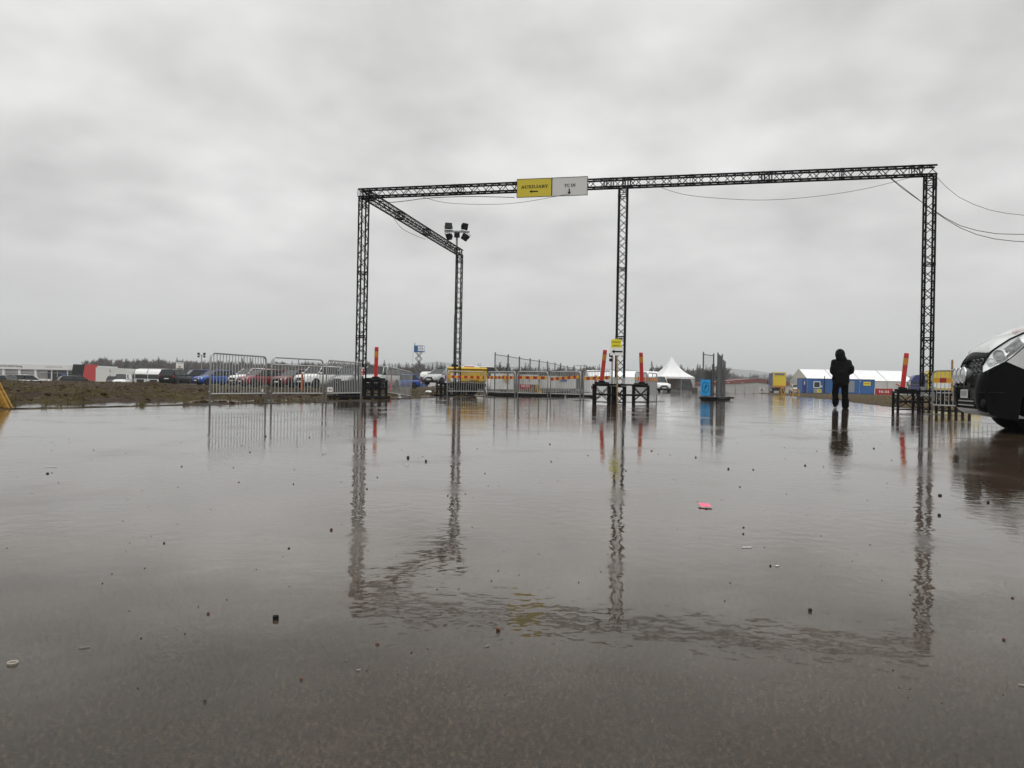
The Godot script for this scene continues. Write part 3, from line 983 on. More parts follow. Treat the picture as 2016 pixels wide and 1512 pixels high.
func gate_signs() -> void:
	var basis := Basis(GX, Vector3.UP, GZ)
	var left := COL_L + GX * (0.3055 * 16.62) + GZ * 0.19 + Vector3(0, 6.52, 0)
	for k in 2:
		var t := thing("hanging_sign", ["yellow AUXILIARY sign with an arrow to the left, on the gate's beam", "white TC IN sign with an arrow down, on the gate's beam"][k], "sign", Vector3.ZERO, 0.0, "signs on the gate")
		t.transform = Transform3D(basis, left + GX * (0.54 + 1.085 * k))
		slab("panel", Vector3.ZERO, Vector3(1.06, 0.545, 0.02), [M.sign_yellow, M.sign_white][k], t)
		for s in [-1, 1]:
			slab("frame", Vector3(0, s * 0.276, 0), Vector3(1.08, 0.012, 0.032), M.black, t)
			slab("frame", Vector3(s * 0.5355, 0, 0), Vector3(0.012, 0.54, 0.032), M.black, t)
		words("lettering", ["AUXILIARY", "TC IN"][k], 0.088, Vector3(0.01, 0.035 if k == 0 else 0.03, 0.013), t, M.ink, true, true, 0.0, 1.18 if k == 0 else 1.0)
		if k == 0: arrow("arrow", t, Vector3(-0.01, -0.11, 0.013), 0.26, 0.055, 0.0)
		else: arrow("arrow", t, Vector3(-0.01, -0.155, 0.013), 0.17, 0.06, PI / 2)
	# wooden stake with paper notices in front of the middle column
	var s := thing("sign_stake", "pale wooden stake with paper notices in front of the middle column", "sign post", Vector3(3.06, 0, -22.42), -0.14)
	var st := slab("stake", Vector3(0.0, 0.985, -0.02), Vector3(0.042, 1.97, 0.028), M.wood, s, 0.0, 0.004)
	st.rotation.z = 0.03
	slab("yellow_notice", Vector3(-0.04, 1.80, 0.012), Vector3(0.30, 0.245, 0.006), M.paper_yellow, s)
	words("lettering", "AUXILIARY", 0.032, Vector3(-0.04, 1.845, 0.017), s, M.ink)
	words("lettering", "SERVICE", 0.034, Vector3(-0.04, 1.735, 0.017), s, M.ink)
	slab("arrow_notice", Vector3(-0.02, 1.565, 0.012), Vector3(0.38, 0.225, 0.006), M.paper_white, s)
	arrow("arrow", s, Vector3(-0.01, 1.565, 0.018), 0.31, 0.068, 0.0)

func cable(label: String, pts: Array, r: float) -> void:
	var c := []
	var cv := Curve3D.new()
	for i in pts.size():
		var p := Vector3(pts[i][0], pts[i][1], pts[i][2])
		var a := Vector3(pts[maxi(i - 1, 0)][0], pts[maxi(i - 1, 0)][1], pts[maxi(i - 1, 0)][2])
		var b := Vector3(pts[mini(i + 1, pts.size() - 1)][0], pts[mini(i + 1, pts.size() - 1)][1], pts[mini(i + 1, pts.size() - 1)][2])
		cv.add_point(p, (a - b) / 6.0, (b - a) / 6.0)
	var l := cv.get_baked_length()
	for i in 41:
		c.append(cv.sample_baked(l * i / 40.0, true))
	var m := B.new()
	m.soft(true)
	m.path(c, r, 6)
	tag(put(m, "cable", M.cable), label, "cable", "cables on the gate")

func cables() -> void:
	cable("dark cable sagging from the top of the left column along the beam to the sign", [[-4.55, 6.4, -24.6], [-4.04, 6.29, -24.5], [-3.45, 6.3, -24.3], [-2.88, 6.36, -24.2], [-2.14, 6.37, -24], [-1.17, 6.33, -23.7], [-0.03, 6.25, -23.4]], 0.010)
	cable("thin cable hanging in a long bow below the AUXILIARY sign", [[-2.91, 6.4, -24.2], [-2.14, 6.19, -24], [-0.85, 6.07, -23.6], [0.24, 6.09, -23.3], [1.62, 6.28, -22.95]], 0.006)
	cable("thin cable hanging in a long bow between the middle and the right column", [[4.18, 6.40, -22.4], [4.79, 6.18, -22.3], [5.63, 6.03, -22.1], [7.03, 5.94, -21.9], [8.4, 6.01, -21.7], [9.74, 6.2, -21.5], [10.88, 6.46, -21.2]], 0.006)
	cable("upper of two cables running down past the right column", [[10.39, 6.46, -21.3], [10.85, 6.1, -21.3], [11.26, 5.77, -21.2], [11.66, 5.45, -21.1], [11.97, 5.15, -20.9], [12.35, 4.92, -20.6], [12.71, 4.77, -20.3], [13.26, 4.71, -20], [13.75, 4.73, -19.5], [18.0, 5.6, -16.0], [24.0, 7.4, -11.0]], 0.008)
	cable("lower of two cables running down past the right column", [[10.40, 6.46, -21.28], [11.26, 5.78, -21.22], [11.66, 5.42, -21.1], [12.05, 5.02, -20.8], [12.43, 4.75, -20.5], [12.78, 4.59, -20.2], [13.2, 4.5, -19.9], [13.75, 4.53, -19.5], [18.0, 5.45, -15.8], [24.0, 7.3, -10.9]], 0.008)
	cable("highest cable, leaving the outer side of the right column's top", [[11.47, 6.45, -20.97], [11.83, 5.97, -20.8], [12.13, 5.68, -20.6], [12.55, 5.43, -20.4], [12.9, 5.26, -20.1], [13.25, 5.21, -20], [13.87, 5.15, -19.5], [18.0, 5.9, -16.2], [24.0, 7.5, -11.1]], 0.006)
	cable("dark cable looping below the beam that runs back to the rear column", [[-4.36, 6.46, -27], [-4.22, 6.3, -28.5], [-4.0, 6.36, -30], [-3.69, 6.5, -31.8]], 0.008)


# ---------------------------------------------------------------- light tower behind the rear column
func floodlight(t: Node3D, at: Vector3, b: Basis) -> void:
	var n := Node3D.new()
	n.name = named(t, "floodlight")
	t.add_child(n)
	n.transform = Transform3D(b, at)
	var h := B.new()
	h.cbox(Vector3.ZERO, Vector3(0.36, 0.34, 0.10), 0.03)
	h.cbox(Vector3(0, 0, -0.09), Vector3(0.26, 0.22, 0.10), 0.03)
	for k in 5:
		h.box(Vector3(-0.1 + 0.05 * k, 0, -0.15), Vector3(0.012, 0.2, 0.04))
	put(h, "housing", M.black, n)
	slab("lens", Vector3(0, 0, 0.053), Vector3(0.30, 0.28, 0.008), M.glass, n)
	var y := B.new()
	y.path([Vector3(-0.2, 0, 0), Vector3(-0.2, -0.22, 0), Vector3(0.2, -0.22, 0), Vector3(0.2, 0, 0)], 0.014, 6)
	put(y, "bracket", M.black, n)

func light_tower() -> void:
	var t := thing("light_tower", "yellow trailer light tower with four black floodlights, behind the rear column", "light tower", Vector3(-2.25, 0, -38.4), 0.06)
	var b := B.new()
	b.cbox(Vector3(0, 0.94, 0), Vector3(1.94, 0.66, 1.2), 0.09)
	b.cbox(Vector3(0, 1.30, 0), Vector3(1.98, 0.16, 1.26), 0.07)
	put(b, "canopy", M.yellow_machine, t)
	slab("frame", Vector3(0, 0.46, 0), Vector3(1.86, 0.28, 1.1), M.black, t)
	slab("side_panel", Vector3(-0.992, 0.98, 0.1), Vector3(0.025, 0.74, 0.8), M.blue_sign, t)
	for k in 4:
		slab("vent_slat", Vector3(0.18 + 0.11 * k, 0.72, 0.603), Vector3(0.08, 0.05, 0.01), M.ink, t)
	slab("door_panel", Vector3(-0.55, 0.86, 0.604), Vector3(0.5, 0.4, 0.01), M.plate, t)
	slab("exhaust_cover", Vector3(0.1, 1.40, 0.1), Vector3(0.5, 0.06, 0.3), M.tape_red, t)
	slab("roof_box", Vector3(-0.62, 1.44, 0), Vector3(0.34, 0.14, 0.3), M.black, t)
	for s in [-1, 1]:
		var w := B.new()
		w.soft(true)
		w.lathe([Vector2(0.0, 0.0), Vector2(0.24, 0.0), Vector2(0.29, 0.03), Vector2(0.29, 0.14), Vector2(0.24, 0.17), Vector2(0.0, 0.17)], Transform3D(Basis(Vector3(1, 0, 0), Vector3(0, 0, 1), Vector3(0, -1, 0)), Vector3(0.25, 0.29, 0.45 if s > 0 else -0.62)))
		put(w, "wheel", M.tyre, t)
		rod("outrigger", Vector3(-0.9 * s, 0.4, 0.55), Vector3(-1.0 * s, 0.02, 0.75), 0.03, M.steel_pole, t)
		rod("outrigger", Vector3(-0.9 * s, 0.4, -0.55), Vector3(-1.0 * s, 0.02, -0.75), 0.03, M.steel_pole, t)
	rod("mast", Vector3(-0.64, 0.4, -0.25), Vector3(-0.64, 4.0, -0.25), 0.075, M.steel_pole, t, 12)
	rod("mast", Vector3(-0.64, 4.0, -0.25), Vector3(-0.64, 8.2, -0.25), 0.055, M.steel_pole, t, 12)
	slab("crossbar", Vector3(-0.64, 8.2, -0.25), Vector3(1.26, 0.085, 0.08), M.steel_pole, t)
	slab("junction_box", Vector3(-0.64, 8.02, -0.17), Vector3(0.28, 0.26, 0.14), M.black, t, 0.0, 0.02)
	floodlight(t, Vector3(-1.07, 8.46, -0.2), Basis(Vector3.UP, 0.15) * Basis(Vector3.RIGHT, -0.2))
	floodlight(t, Vector3(-0.25, 8.46, -0.2), Basis(Vector3.UP, 0.75) * Basis(Vector3.RIGHT, 0.35))
	floodlight(t, Vector3(-1.05, 7.92, -0.2), Basis(Vector3.UP, -0.9) * Basis(Vector3(0, 0, 1), PI) * Basis(Vector3.RIGHT, -0.5))
	floodlight(t, Vector3(-0.23, 7.92, -0.2), Basis(Vector3.UP, 0.6) * Basis(Vector3(0, 0, 1), PI - 0.4) * Basis(Vector3.RIGHT, -0.5))


# ---------------------------------------------------------------- crowd barriers
func barrier(label: String, a: Vector2, b: Vector2, o := {}) -> Node3D:
	var l := a.distance_to(b)
	var t := thing("crowd_barrier", label, "barrier", Vector3(a.x, o.get("y", 0.0), a.y), -atan2(b.y - a.y, b.x - a.x), "galvanised crowd barriers")
	if o.has("lean"):
		t.rotation.z = o.lean
	if o.has("tip"):
		t.rotation.x = o.tip
	var m: Material = o.get("mat", M.galv)
	var top := 1.08
	var lo := 0.23
	var f := B.new()
	f.soft(true)
	var rr := 0.12
	var pts := [Vector3(0.03, 0, 0), Vector3(0.03, top - rr, 0)]
	for k in range(1, 6):
		pts.append(Vector3(0.03 + rr - rr * cos(k * PI / 10), top - rr + rr * sin(k * PI / 10), 0))
	for k in range(0, 6):
		pts.append(Vector3(l - 0.03 - rr + rr * sin(k * PI / 10), top - rr + rr * cos(k * PI / 10), 0))
	pts.append(Vector3(l - 0.03, 0, 0))
	f.path(pts, 0.021, 8)
	put(f, "frame", m, t)
	rod("bottom_rail", Vector3(0.03, lo, 0), Vector3(l - 0.03, lo, 0), 0.015, m, t)
	var hi := top
	if o.has("mid"):
		hi = top - 0.17
		rod("middle_rail", Vector3(0.03, hi, 0), Vector3(l - 0.03, hi, 0), 0.016, m, t)
		rod("stub", Vector3(l * 0.5, hi, 0), Vector3(l * 0.5, top, 0), 0.014, m, t)
	var n := int(l / o.get("gap", 0.108))
	for k in range(1, n):
		var x := 0.03 + (l - 0.06) * k / n
		rod("bar", Vector3(x, lo, 0), Vector3(x, hi if x > rr and x < l - rr else hi - 0.05, 0), 0.0088, m, t, 6)
	for x in [0.03, l - 0.03]:
		slab("foot", Vector3(x, 0.012, 0), Vector3(0.05, 0.014, 0.62), M.galv_dark, t)
	for y in [0.28, 0.86]:
		rod("hook", Vector3(-0.02, y, 0), Vector3(0.03, y, 0), 0.012, m, t, 6)
	if o.has("tape"):
		var y := B.new(); var r := B.new()
		var x := 0.06
		var k := int(o.tape)
		var sl: float = o.get("tape_rise", 0.0)
		while x < l - 0.06:
			var w := minf(0.17, l - 0.06 - x)
			(y if k % 2 else r).box(Vector3(x + w / 2, 0.84 + sl * (x / l - 0.5), 0.024), Vector3(w, 0.115, 0.006))
			x += 0.17
			k += 1
		put(y, "tape_yellow", M.tape_yellow, t)
		put(r, "tape_red", M.tape_red, t)
	return t

func barriers() -> void:
	var b := barrier("grey barrier at the left end of the left row, nearest the mud field", Vector2(-6.22, -15.78), Vector2(-5.69, -17.8))
	slab("sticker", Vector3(1.9, 0.30, 0.02), Vector3(0.06, 0.06, 0.004), M.plate, b)
	barrier("grey barrier with a second rail below its top, middle of the left row", Vector2(-5.66, -18.0), Vector2(-4.78, -19.5), {"mid": 1})
	b = barrier("grey barrier by the left column, white notice on its lower rail", Vector2(-4.74, -19.55), Vector2(-4.26, -21.7))
	slab("notice", Vector3(0.2, 0.33, 0.022), Vector3(0.30, 0.12, 0.004), M.paper_white, b)
	words("lettering", "16-34", 0.05, Vector3(0.2, 0.33, 0.027), b, M.tape_red, false)
	b = barrier("grey barrier leaning askew, right of the left column's red post", Vector2(-4.2, -25.5), Vector2(-3.62, -27.6), {"lean": -0.075})
	barrier("taped barrier in front of the yellow light tower", Vector2(-2.74, -32.3), Vector2(-1.2, -33.7), {"tape": 1, "gap": 0.13})
	barrier("second taped barrier right of the rear column, white banner behind", Vector2(-1.08, -33.3), Vector2(0.14, -31.1), {"tape": 0, "gap": 0.125})
	barrier("third taped barrier right of the rear column, standing square on", Vector2(0.20, -30.6), Vector2(1.42, -29.9), {"tape": 0, "gap": 0.09})
	barrier("fourth taped barrier with its tape twisted upward, algae green at one end", Vector2(1.48, -29.8), Vector2(2.54, -28.3), {"tape": 0, "tape_rise": 0.1, "gap": 0.1})
	b = barrier("fifth taped barrier, passing behind the stand left of the middle column", Vector2(2.6, -28.1), Vector2(3.48, -26.8), {"tape": 1, "gap": 0.085, "tape_rise": 0.05})
	slab("sticker", Vector3(0.52, 0.50, 0.02), Vector3(0.05, 0.12, 0.004), M.tape_red, b)
	barrier("taped barrier seen edge on, behind the red post right of the middle column", Vector2(4.32, -27.0), Vector2(4.98, -28.3), {"tape": 1, "gap": 0.07})
	barrier("barrier with a second rail, the last right of the middle column", Vector2(5.02, -28.4), Vector2(5.6, -29.7), {"mid": 1, "gap": 0.06, "tape": 0})
	barrier("taped barrier at the right column, its end hidden behind the white van", Vector2(10.38, -19.0), Vector2(11.25, -17.25), {"tape": 1})
	barrier("plain barrier hidden behind the white van, next to the right column's barrier", Vector2(11.3, -17.15), Vector2(12.3, -15.4))
	# far row of barriers near the hangar
	for k in 5:
		barrier(["first far barrier from the stacked fence panels, towards the red-roofed hangar", "second far barrier on the way to the red-roofed hangar", "third far barrier on the way to the red-roofed hangar", "fourth far barrier on the way to the red-roofed hangar", "last far barrier, nearest the red-roofed hangar"][k], Vector2(24.5 + 1.9 * k, -88.0 - 2.6 * k), Vector2(26.3 + 1.9 * k, -90.5 - 2.6 * k), {"gap": 0.12})


# ---------------------------------------------------------------- tall mesh fences
func mesh_panel(t: Node3D, a: Vector3, b: Vector3, h: float) -> void:
	var l := a.distance_to(b)
	var st := SurfaceTool.new()
	st.begin(Mesh.PRIMITIVE_TRIANGLES)
	st.set_normal((b - a).cross(Vector3.UP).normalized())
	for q in [[0, 0], [1, 0], [1, 1], [0, 0], [1, 1], [0, 1]]:
		st.set_uv(Vector2(q[0] * l / 0.2, q[1] * h / 0.2))
		st.add_vertex(a.lerp(b, q[0]) + Vector3(0, 0.08 + q[1] * (h - 0.1), 0))
	put(st.commit(), "mesh", M.wire_mesh, t)

func fence_panel(label: String, a: Vector3, b: Vector3, h: float, group: String, foot := true) -> Node3D:
	var t := thing("fence_panel", label, "fence panel", a, 0.0, group)
	var d := b - a
	rod("post", Vector3.ZERO, Vector3(0, h, 0), 0.032, M.galv_dark, t)
	rod("post", d, d + Vector3(0, h - 0.02, 0), 0.032, M.galv_dark, t)
	rod("rail", Vector3(0, h - 0.12, 0), d + Vector3(0, h - 0.12, 0), 0.02, M.galv_dark, t)
	rod("rail", Vector3(0, 0.12, 0), d + Vector3(0, 0.12, 0), 0.02, M.galv_dark, t)
	mesh_panel(t, Vector3.ZERO, d, h - 0.12)
	if foot:
		slab("foot_block", Vector3(0, 0.06, 0), Vector3(0.22, 0.12, 0.6), M.rubber, t, atan2(-d.z, d.x))
	return t

func site_fences() -> void:
	var xs := [-0.95, -0.24, 0.44, 1.16, 1.83, 2.52, 3.24, 3.91, 4.73, 5.5]
	var zs := [-42.0, -44.4, -47.3, -50.0, -52.1, -55.0, -58.2, -62.0, -66.0, -69.5]
	var nth := ["first and nearest", "second", "third", "fourth", "fifth", "sixth", "seventh", "eighth", "ninth and farthest"]
	for k in 9:
		fence_panel("%s panel of the tall mesh fence that recedes behind the taped barriers" % nth[k], Vector3(xs[k], -0.02, zs[k]), Vector3(xs[k + 1] - 0.02, -0.02, zs[k + 1] + 0.06), 2.33, "tall mesh fence behind the barriers")
	# black rubber feet and kerb below the taped barriers
	for k in 4:
		var b := B.new()
		b.cbox(Vector3(0, 0.07, 0), Vector3(1.35, 0.14, 0.5), 0.02)
		var o := put(b, "ballast_block", M.rubber)
		o.position = Vector3([-0.5, 0.75, 1.9, 3.4][k], 0, [-36.4, -36.9, -37.5, -38.3][k])
		o.rotation.y = [0.05, 0.1, -0.03, 0.08][k]
		tag(o, ["black ballast block below the second taped barrier", "black ballast block below the third taped barrier", "black ballast block below the fourth taped barrier", "black ballast block below the fifth taped barrier"][k], "ballast block", "ballast blocks behind the barriers")
	# upright fence panels stacked on a dolly beside the blue sign
	var q := [[8.60, -34.6, 9.30, -35.5, 2.02, "leftmost tall grey mesh panel of the upright stack"], [8.50, -34.4, 9.3, -35.9, 1.27, "short grey panel in the upright stack, behind the blue sign"],
		[9.1, -34.9, 9.7, -36.4, 1.48, "middle-height panel in the upright stack of fence panels"], [9.36, -35.0, 9.86, -36.1, 2.02, "tall dark panel in the middle of the upright stack"],
		[9.5, -35.3, 9.95, -36.6, 1.95, "tall panel second from the right in the upright stack"], [9.85, -35.8, 10.25, -37.0, 1.72, "rightmost panel of the upright stack of fence panels"]]
	for k in q.size():
		var t := fence_panel(q[k][5], Vector3(q[k][0], 0.17, q[k][1]), Vector3(q[k][2], 0.17, q[k][3]), q[k][4], "fence panels stacked upright", false)
		if k in [1, 3, 4]:
			for j in 6:
				rod("bar", Vector3(lerpf(0, q[k][2] - q[k][0], j / 6.0), 0.0, lerpf(0, q[k][3] - q[k][1], j / 6.0)), Vector3(lerpf(0, q[k][2] - q[k][0], j / 6.0), q[k][4] - 0.14, lerpf(0, q[k][3] - q[k][1], j / 6.0)), 0.03, M.galv_dark, t)
	var dolly := thing("panel_dolly", "low black dolly under the upright stack of fence panels", "dolly", Vector3(9.42, 0, -35.5), -0.55)
	slab("bed", Vector3(0, 0.11, 0), Vector3(0.85, 0.09, 2.1), M.black, dolly)
	for s in [-1, 1]:
		slab("beam", Vector3(0.32 * s, 0.035, 0), Vector3(0.12, 0.06, 2.1), M.rubber, dolly)
	slab("drawbar", Vector3(0.50, 0.13, -0.7), Vector3(0.3, 0.07, 0.12), M.black, dolly)
	# blue board with a microphone in a ring
	var s := thing("microphone_sign", "blue board with a dark microphone in a ring, against the stacked panels", "sign", Vector3(8.54, 0.58, -33.9), -0.1)
	slab("board", Vector3.ZERO, Vector3(0.42, 0.70, 0.02), M.blue_sign, s)
	var ring := B.new()
	var pr := []
	for k in 33:
		pr.append(Vector3(cos(TAU * k / 32) * 0.135, sin(TAU * k / 32) * 0.24, 0.014))
	ring.soft(true)
	ring.path(pr, 0.009, 6)
	put(ring, "ring", M.ink, s)
	var mic := B.new()
	mic.soft(true)
	mic.tube(Vector3(-0.055, -0.12, 0.013), Vector3(0.02, 0.06, 0.013), 0.008, 0.022, 8)
	mic.tube(Vector3(0.02, 0.06, 0.013), Vector3(0.045, 0.12, 0.013), 0.032, 0.024, 8)
	mic.path([Vector3(-0.055, -0.12, 0.013), Vector3(-0.075, -0.16, 0.013), Vector3(-0.02, -0.175, 0.013), Vector3(0.05, -0.155, 0.013)], 0.006, 6)
	put(mic, "microphone", M.ink, s)
	slab("post", Vector3(0, -0.46, -0.02), Vector3(0.04, 0.24, 0.03), M.black, s)


# ---------------------------------------------------------------- cars
# s: len, wid, hei, clear (ground clearance), hood (height), belt, nose (bonnet length), wind (x of roof front), roofr (x of roof rear), tail (x of rear glass base), box (tail height)
func wheel(t: Node3D, c: Vector3, r: float, w: float, side: float, rim: Material = null) -> void:
	var n := Node3D.new()
	n.name = named(t, "wheel")
	t.add_child(n)
	n.transform = Transform3D(Basis(Vector3(1, 0, 0), Vector3(0, 0, side), Vector3(0, -side, 0)), c)
	var b := B.new(); b.soft(true)
	b.lathe([Vector2(r * 0.62, w * 0.42), Vector2(r * 0.9, w * 0.5), Vector2(r, w * 0.38), Vector2(r, -w * 0.38), Vector2(r * 0.9, -w * 0.5), Vector2(0, -w * 0.5)], Transform3D(), 24)
	put(b, "tyre", M.tyre, n)
	var q := B.new(); q.soft(true)
	q.lathe([Vector2(0, w * 0.36), Vector2(r * 0.16, w * 0.36), Vector2(r * 0.2, w * 0.30), Vector2(r * 0.55, w * 0.34), Vector2(r * 0.63, w * 0.43), Vector2(r * 0.66, w * 0.40)], Transform3D(), 20)
	put(q, "rim", rim if rim else M.rim, n)

func car(called: String, label: String, category: String, at: Vector3, turn: float, paint: Material, s := {}) -> Node3D:
	var t := thing(called, label, category, at, turn, "cars and vans parked in the service park")
	var L: float = s.get("len", 4.2); var W: float = s.get("wid", 1.78); var H: float = s.get("hei", 1.48)
	var cl: float = s.get("clear", 0.2); var hb: float = s.get("hood", 0.86); var bl: float = s.get("belt", 0.95)
	var f := L / 2
	var xa: float = f - s.get("nose", 1.0)                # windscreen foot
	var xr: float = xa - s.get("rake", 0.75)              # roof front
	var xc: float = -f + s.get("deck", 0.12)              # rear glass foot
	var xe: float = xc + s.get("fall", 0.45)              # roof rear
	var w := W / 2
	var sec := func(x: float, lo: float, hi: float, hw: float) -> Array:
		var r := []
		for q in [[-0.86, 0.0], [-0.98, 0.10], [-1.0, 0.45], [-0.985, 0.75], [-0.93, 0.93], [-0.75, 1.0], [0.0, 1.02], [0.75, 1.0], [0.93, 0.93], [0.985, 0.75], [1.0, 0.45], [0.98, 0.10], [0.86, 0.0], [-0.86, 0.0]]:
			r.append(Vector3(x, lo + (hi - lo) * q[1], hw * q[0]))
		return r
	var body := B.new()
	body.soft(true)
	var rows := [sec.call(f, cl + 0.14, hb * 0.62, w * 0.62), sec.call(f - 0.07, cl + 0.05, hb * 0.82, w * 0.82), sec.call(f - 0.28, cl, hb * 0.95, w * 0.95), sec.call(f - 0.6, cl, hb, w * 0.99), sec.call(xa, cl, bl, w),
		sec.call((xa + xc) / 2, cl, bl + 0.01, w), sec.call(xc + 0.1, cl, bl + 0.03, w * 0.99), sec.call(minf(xc, -f + 0.16), cl + 0.02, bl, w * 0.96), sec.call(-f + 0.03, cl + 0.10, bl * 0.86, w * 0.9), sec.call(-f, cl + 0.2, bl * 0.72, w * 0.8)]
	body.patch(rows)
	for k in [0, rows.size() - 1]:
		for j in range(1, 12):
			body.tri(rows[k][0], rows[k][j], rows[k][j + 1])
	put(body, "body", paint, t)
	var rw := w * 0.78; var bw := w * 0.95
	var roof := B.new()
	roof.soft(true)
	roof.patch([[Vector3(xr, H - 0.03, -rw), Vector3(xr, H, -rw * 0.6), Vector3(xr, H + 0.01, 0), Vector3(xr, H, rw * 0.6), Vector3(xr, H - 0.03, rw)],
		[Vector3((xr + xe) / 2, H - 0.015, -rw), Vector3((xr + xe) / 2, H + 0.02, -rw * 0.6), Vector3((xr + xe) / 2, H + 0.03, 0), Vector3((xr + xe) / 2, H + 0.02, rw * 0.6), Vector3((xr + xe) / 2, H - 0.015, rw)],
		[Vector3(xe, H - 0.05, -rw * 0.96), Vector3(xe, H - 0.02, -rw * 0.6), Vector3(xe, H - 0.01, 0), Vector3(xe, H - 0.02, rw * 0.6), Vector3(xe, H - 0.05, rw * 0.96)]])
	put(roof, "roof", paint, t)
	var ws := B.new()
	ws.quad(Vector3(xa, bl, -bw * 0.93), Vector3(xa, bl, bw * 0.93), Vector3(xr, H - 0.03, rw * 0.94), Vector3(xr, H - 0.03, -rw * 0.94))
	put(ws, "windscreen", M.glass, t)
	var rg := B.new()
	rg.quad(Vector3(xc, bl, bw * 0.9), Vector3(xc, bl, -bw * 0.9), Vector3(xe, H - 0.05, -rw * 0.9), Vector3(xe, H - 0.05, rw * 0.9))
	put(rg, "rear_window", M.glass if not s.has("panel") else paint, t)
	var cuts := [xr - 0.02, lerpf(xr, xe, 0.42), lerpf(xr, xe, 0.44), lerpf(xr, xe, 0.98)]
	for z in [-1.0, 1.0]:
		var sw := B.new()
		sw.tri(Vector3(xa - 0.05, bl + 0.01, bw * z), Vector3(cuts[0], H - 0.07, rw * z), Vector3(cuts[0], bl + 0.01, bw * z))
		sw.quad(Vector3(cuts[0], bl + 0.01, bw * z), Vector3(cuts[0], H - 0.07, rw * z), Vector3(cuts[1], H - 0.06, rw * z), Vector3(cuts[1], bl + 0.02, bw * z))
		put(sw, "side_window", M.glass, t)
		if not s.has("panel"):
			var s2 := B.new()
			s2.quad(Vector3(cuts[2] - 0.05, bl + 0.02, bw * z), Vector3(cuts[2] - 0.05, H - 0.06, rw * z), Vector3(cuts[3], H - 0.08, rw * z), Vector3(lerpf(cuts[3], xc, 0.6), bl + 0.03, bw * z))
			put(s2, "side_window", M.glass, t)
		else:
			var s3 := B.new()
			s3.quad(Vector3(cuts[2], bl, bw * z * 1.01), Vector3(cuts[2], H - 0.03, rw * z * 1.01), Vector3(xe, H - 0.05, rw * z * 1.01), Vector3(xc, bl, bw * z * 1.01))
			put(s3, "side_panel", paint, t)
		var pil := B.new()
		pil.soft(true)
		pil.tube(Vector3(xa, bl - 0.02, bw * z * 0.97), Vector3(xr, H - 0.03, rw * z * 0.98), 0.035, 0.03, 6)
		pil.tube(Vector3(xc, bl, bw * z * 0.95), Vector3(xe, H - 0.05, rw * z * 0.95), 0.06, 0.04, 6)
		pil.tube(Vector3(xr, H - 0.035, rw * z * 0.99), Vector3(xe, H - 0.055, rw * z * 0.97), 0.03, 0.03, 6)
		put(pil, "pillar", paint, t)
		var mr := B.new()
		mr.cbox(Vector3(xa - 0.18, bl + 0.07, (w + 0.09) * z), Vector3(0.12, 0.13, 0.2), 0.03)
		put(mr, "mirror", paint if not s.has("dark_mirror") else M.plastic, t)
		var hl := B.new()
		hl.quad(Vector3(f - 0.005, hb * 0.66, w * 0.50 * z), Vector3(f - 0.012, hb * 0.80, w * 0.46 * z), Vector3(f - 0.30, hb * 0.93, w * 0.955 * z), Vector3(f - 0.20, hb * 0.70, w * 0.94 * z))
		put(hl, "headlight", M.headlamp, t).position = Vector3(0.02, 0, 0.012 * z)
		var tl := B.new()
		tl.cbox(Vector3(-f + 0.07, bl * 0.86, w * 0.84 * z), Vector3(0.12, 0.2 if not s.has("tall_lamps") else 0.5, 0.22), 0.03)
		put(tl, "tail_light", M.tail_lamp, t)
		for x in [f - s.get("front_axle", 0.85), -f + s.get("rear_axle", 0.75)]:
			var r: float = s.get("wheel", 0.32)
			var arch := B.new()
			arch.soft(true)
			arch.lathe([Vector2(0, 0.0), Vector2(r * 1.14, 0.0), Vector2(r * 1.14, -0.10)], Transform3D(Basis(Vector3(1, 0, 0), Vector3(0, 0, z), Vector3(0, -z, 0)), Vector3(x, r + 0.02, (w + 0.006) * z)), 20)
			put(arch, "wheel_arch", M.plastic, t)
			wheel(t, Vector3(x, r, (w - 0.07) * z), r, 0.2, z)
	var gr := B.new()
	gr.cbox(Vector3(f - 0.03, hb * 0.70, 0), Vector3(0.10, hb * 0.13, W * 0.42), 0.02)
	gr.cbox(Vector3(f - 0.02, cl + 0.16, 0), Vector3(0.10, 0.14, W * 0.66), 0.02)
	put(gr, "grille", M.plastic, t)
	if s.has("chrome_v"):
		var cv := B.new()
		for z in [-1.0, 1.0]:
			cv.tube(Vector3(f + 0.03, hb * 0.80, 0.34 * z), Vector3(f + 0.045, hb * 0.58, 0.17 * z), 0.022, 0.022, 6)
		cv.tube(Vector3(f + 0.045, hb * 0.58, -0.17), Vector3(f + 0.045, hb * 0.58, 0.17), 0.022, 0.022, 6)
		put(cv, "grille_trim", M.chrome, t)
	if s.has("cladding"):
		var cd := B.new()
		cd.cbox(Vector3(f - 0.16, cl + 0.10, 0), Vector3(0.30, 0.24, W * 0.98), 0.05)
		put(cd, "lower_bumper", M.plastic, t)
	slab("number_plate", Vector3(f + 0.036, cl + 0.26, 0), Vector3(0.015, 0.11, 0.50), M.plate, t)
	slab("number_plate", Vector3(-f - 0.012, bl * 0.62, 0), Vector3(0.015, 0.11, 0.50), M.plate, t)
	slab("underbody", Vector3(0, cl + 0.03, 0), Vector3(L * 0.9, 0.1, W * 0.8), M.plastic, t)
	return t

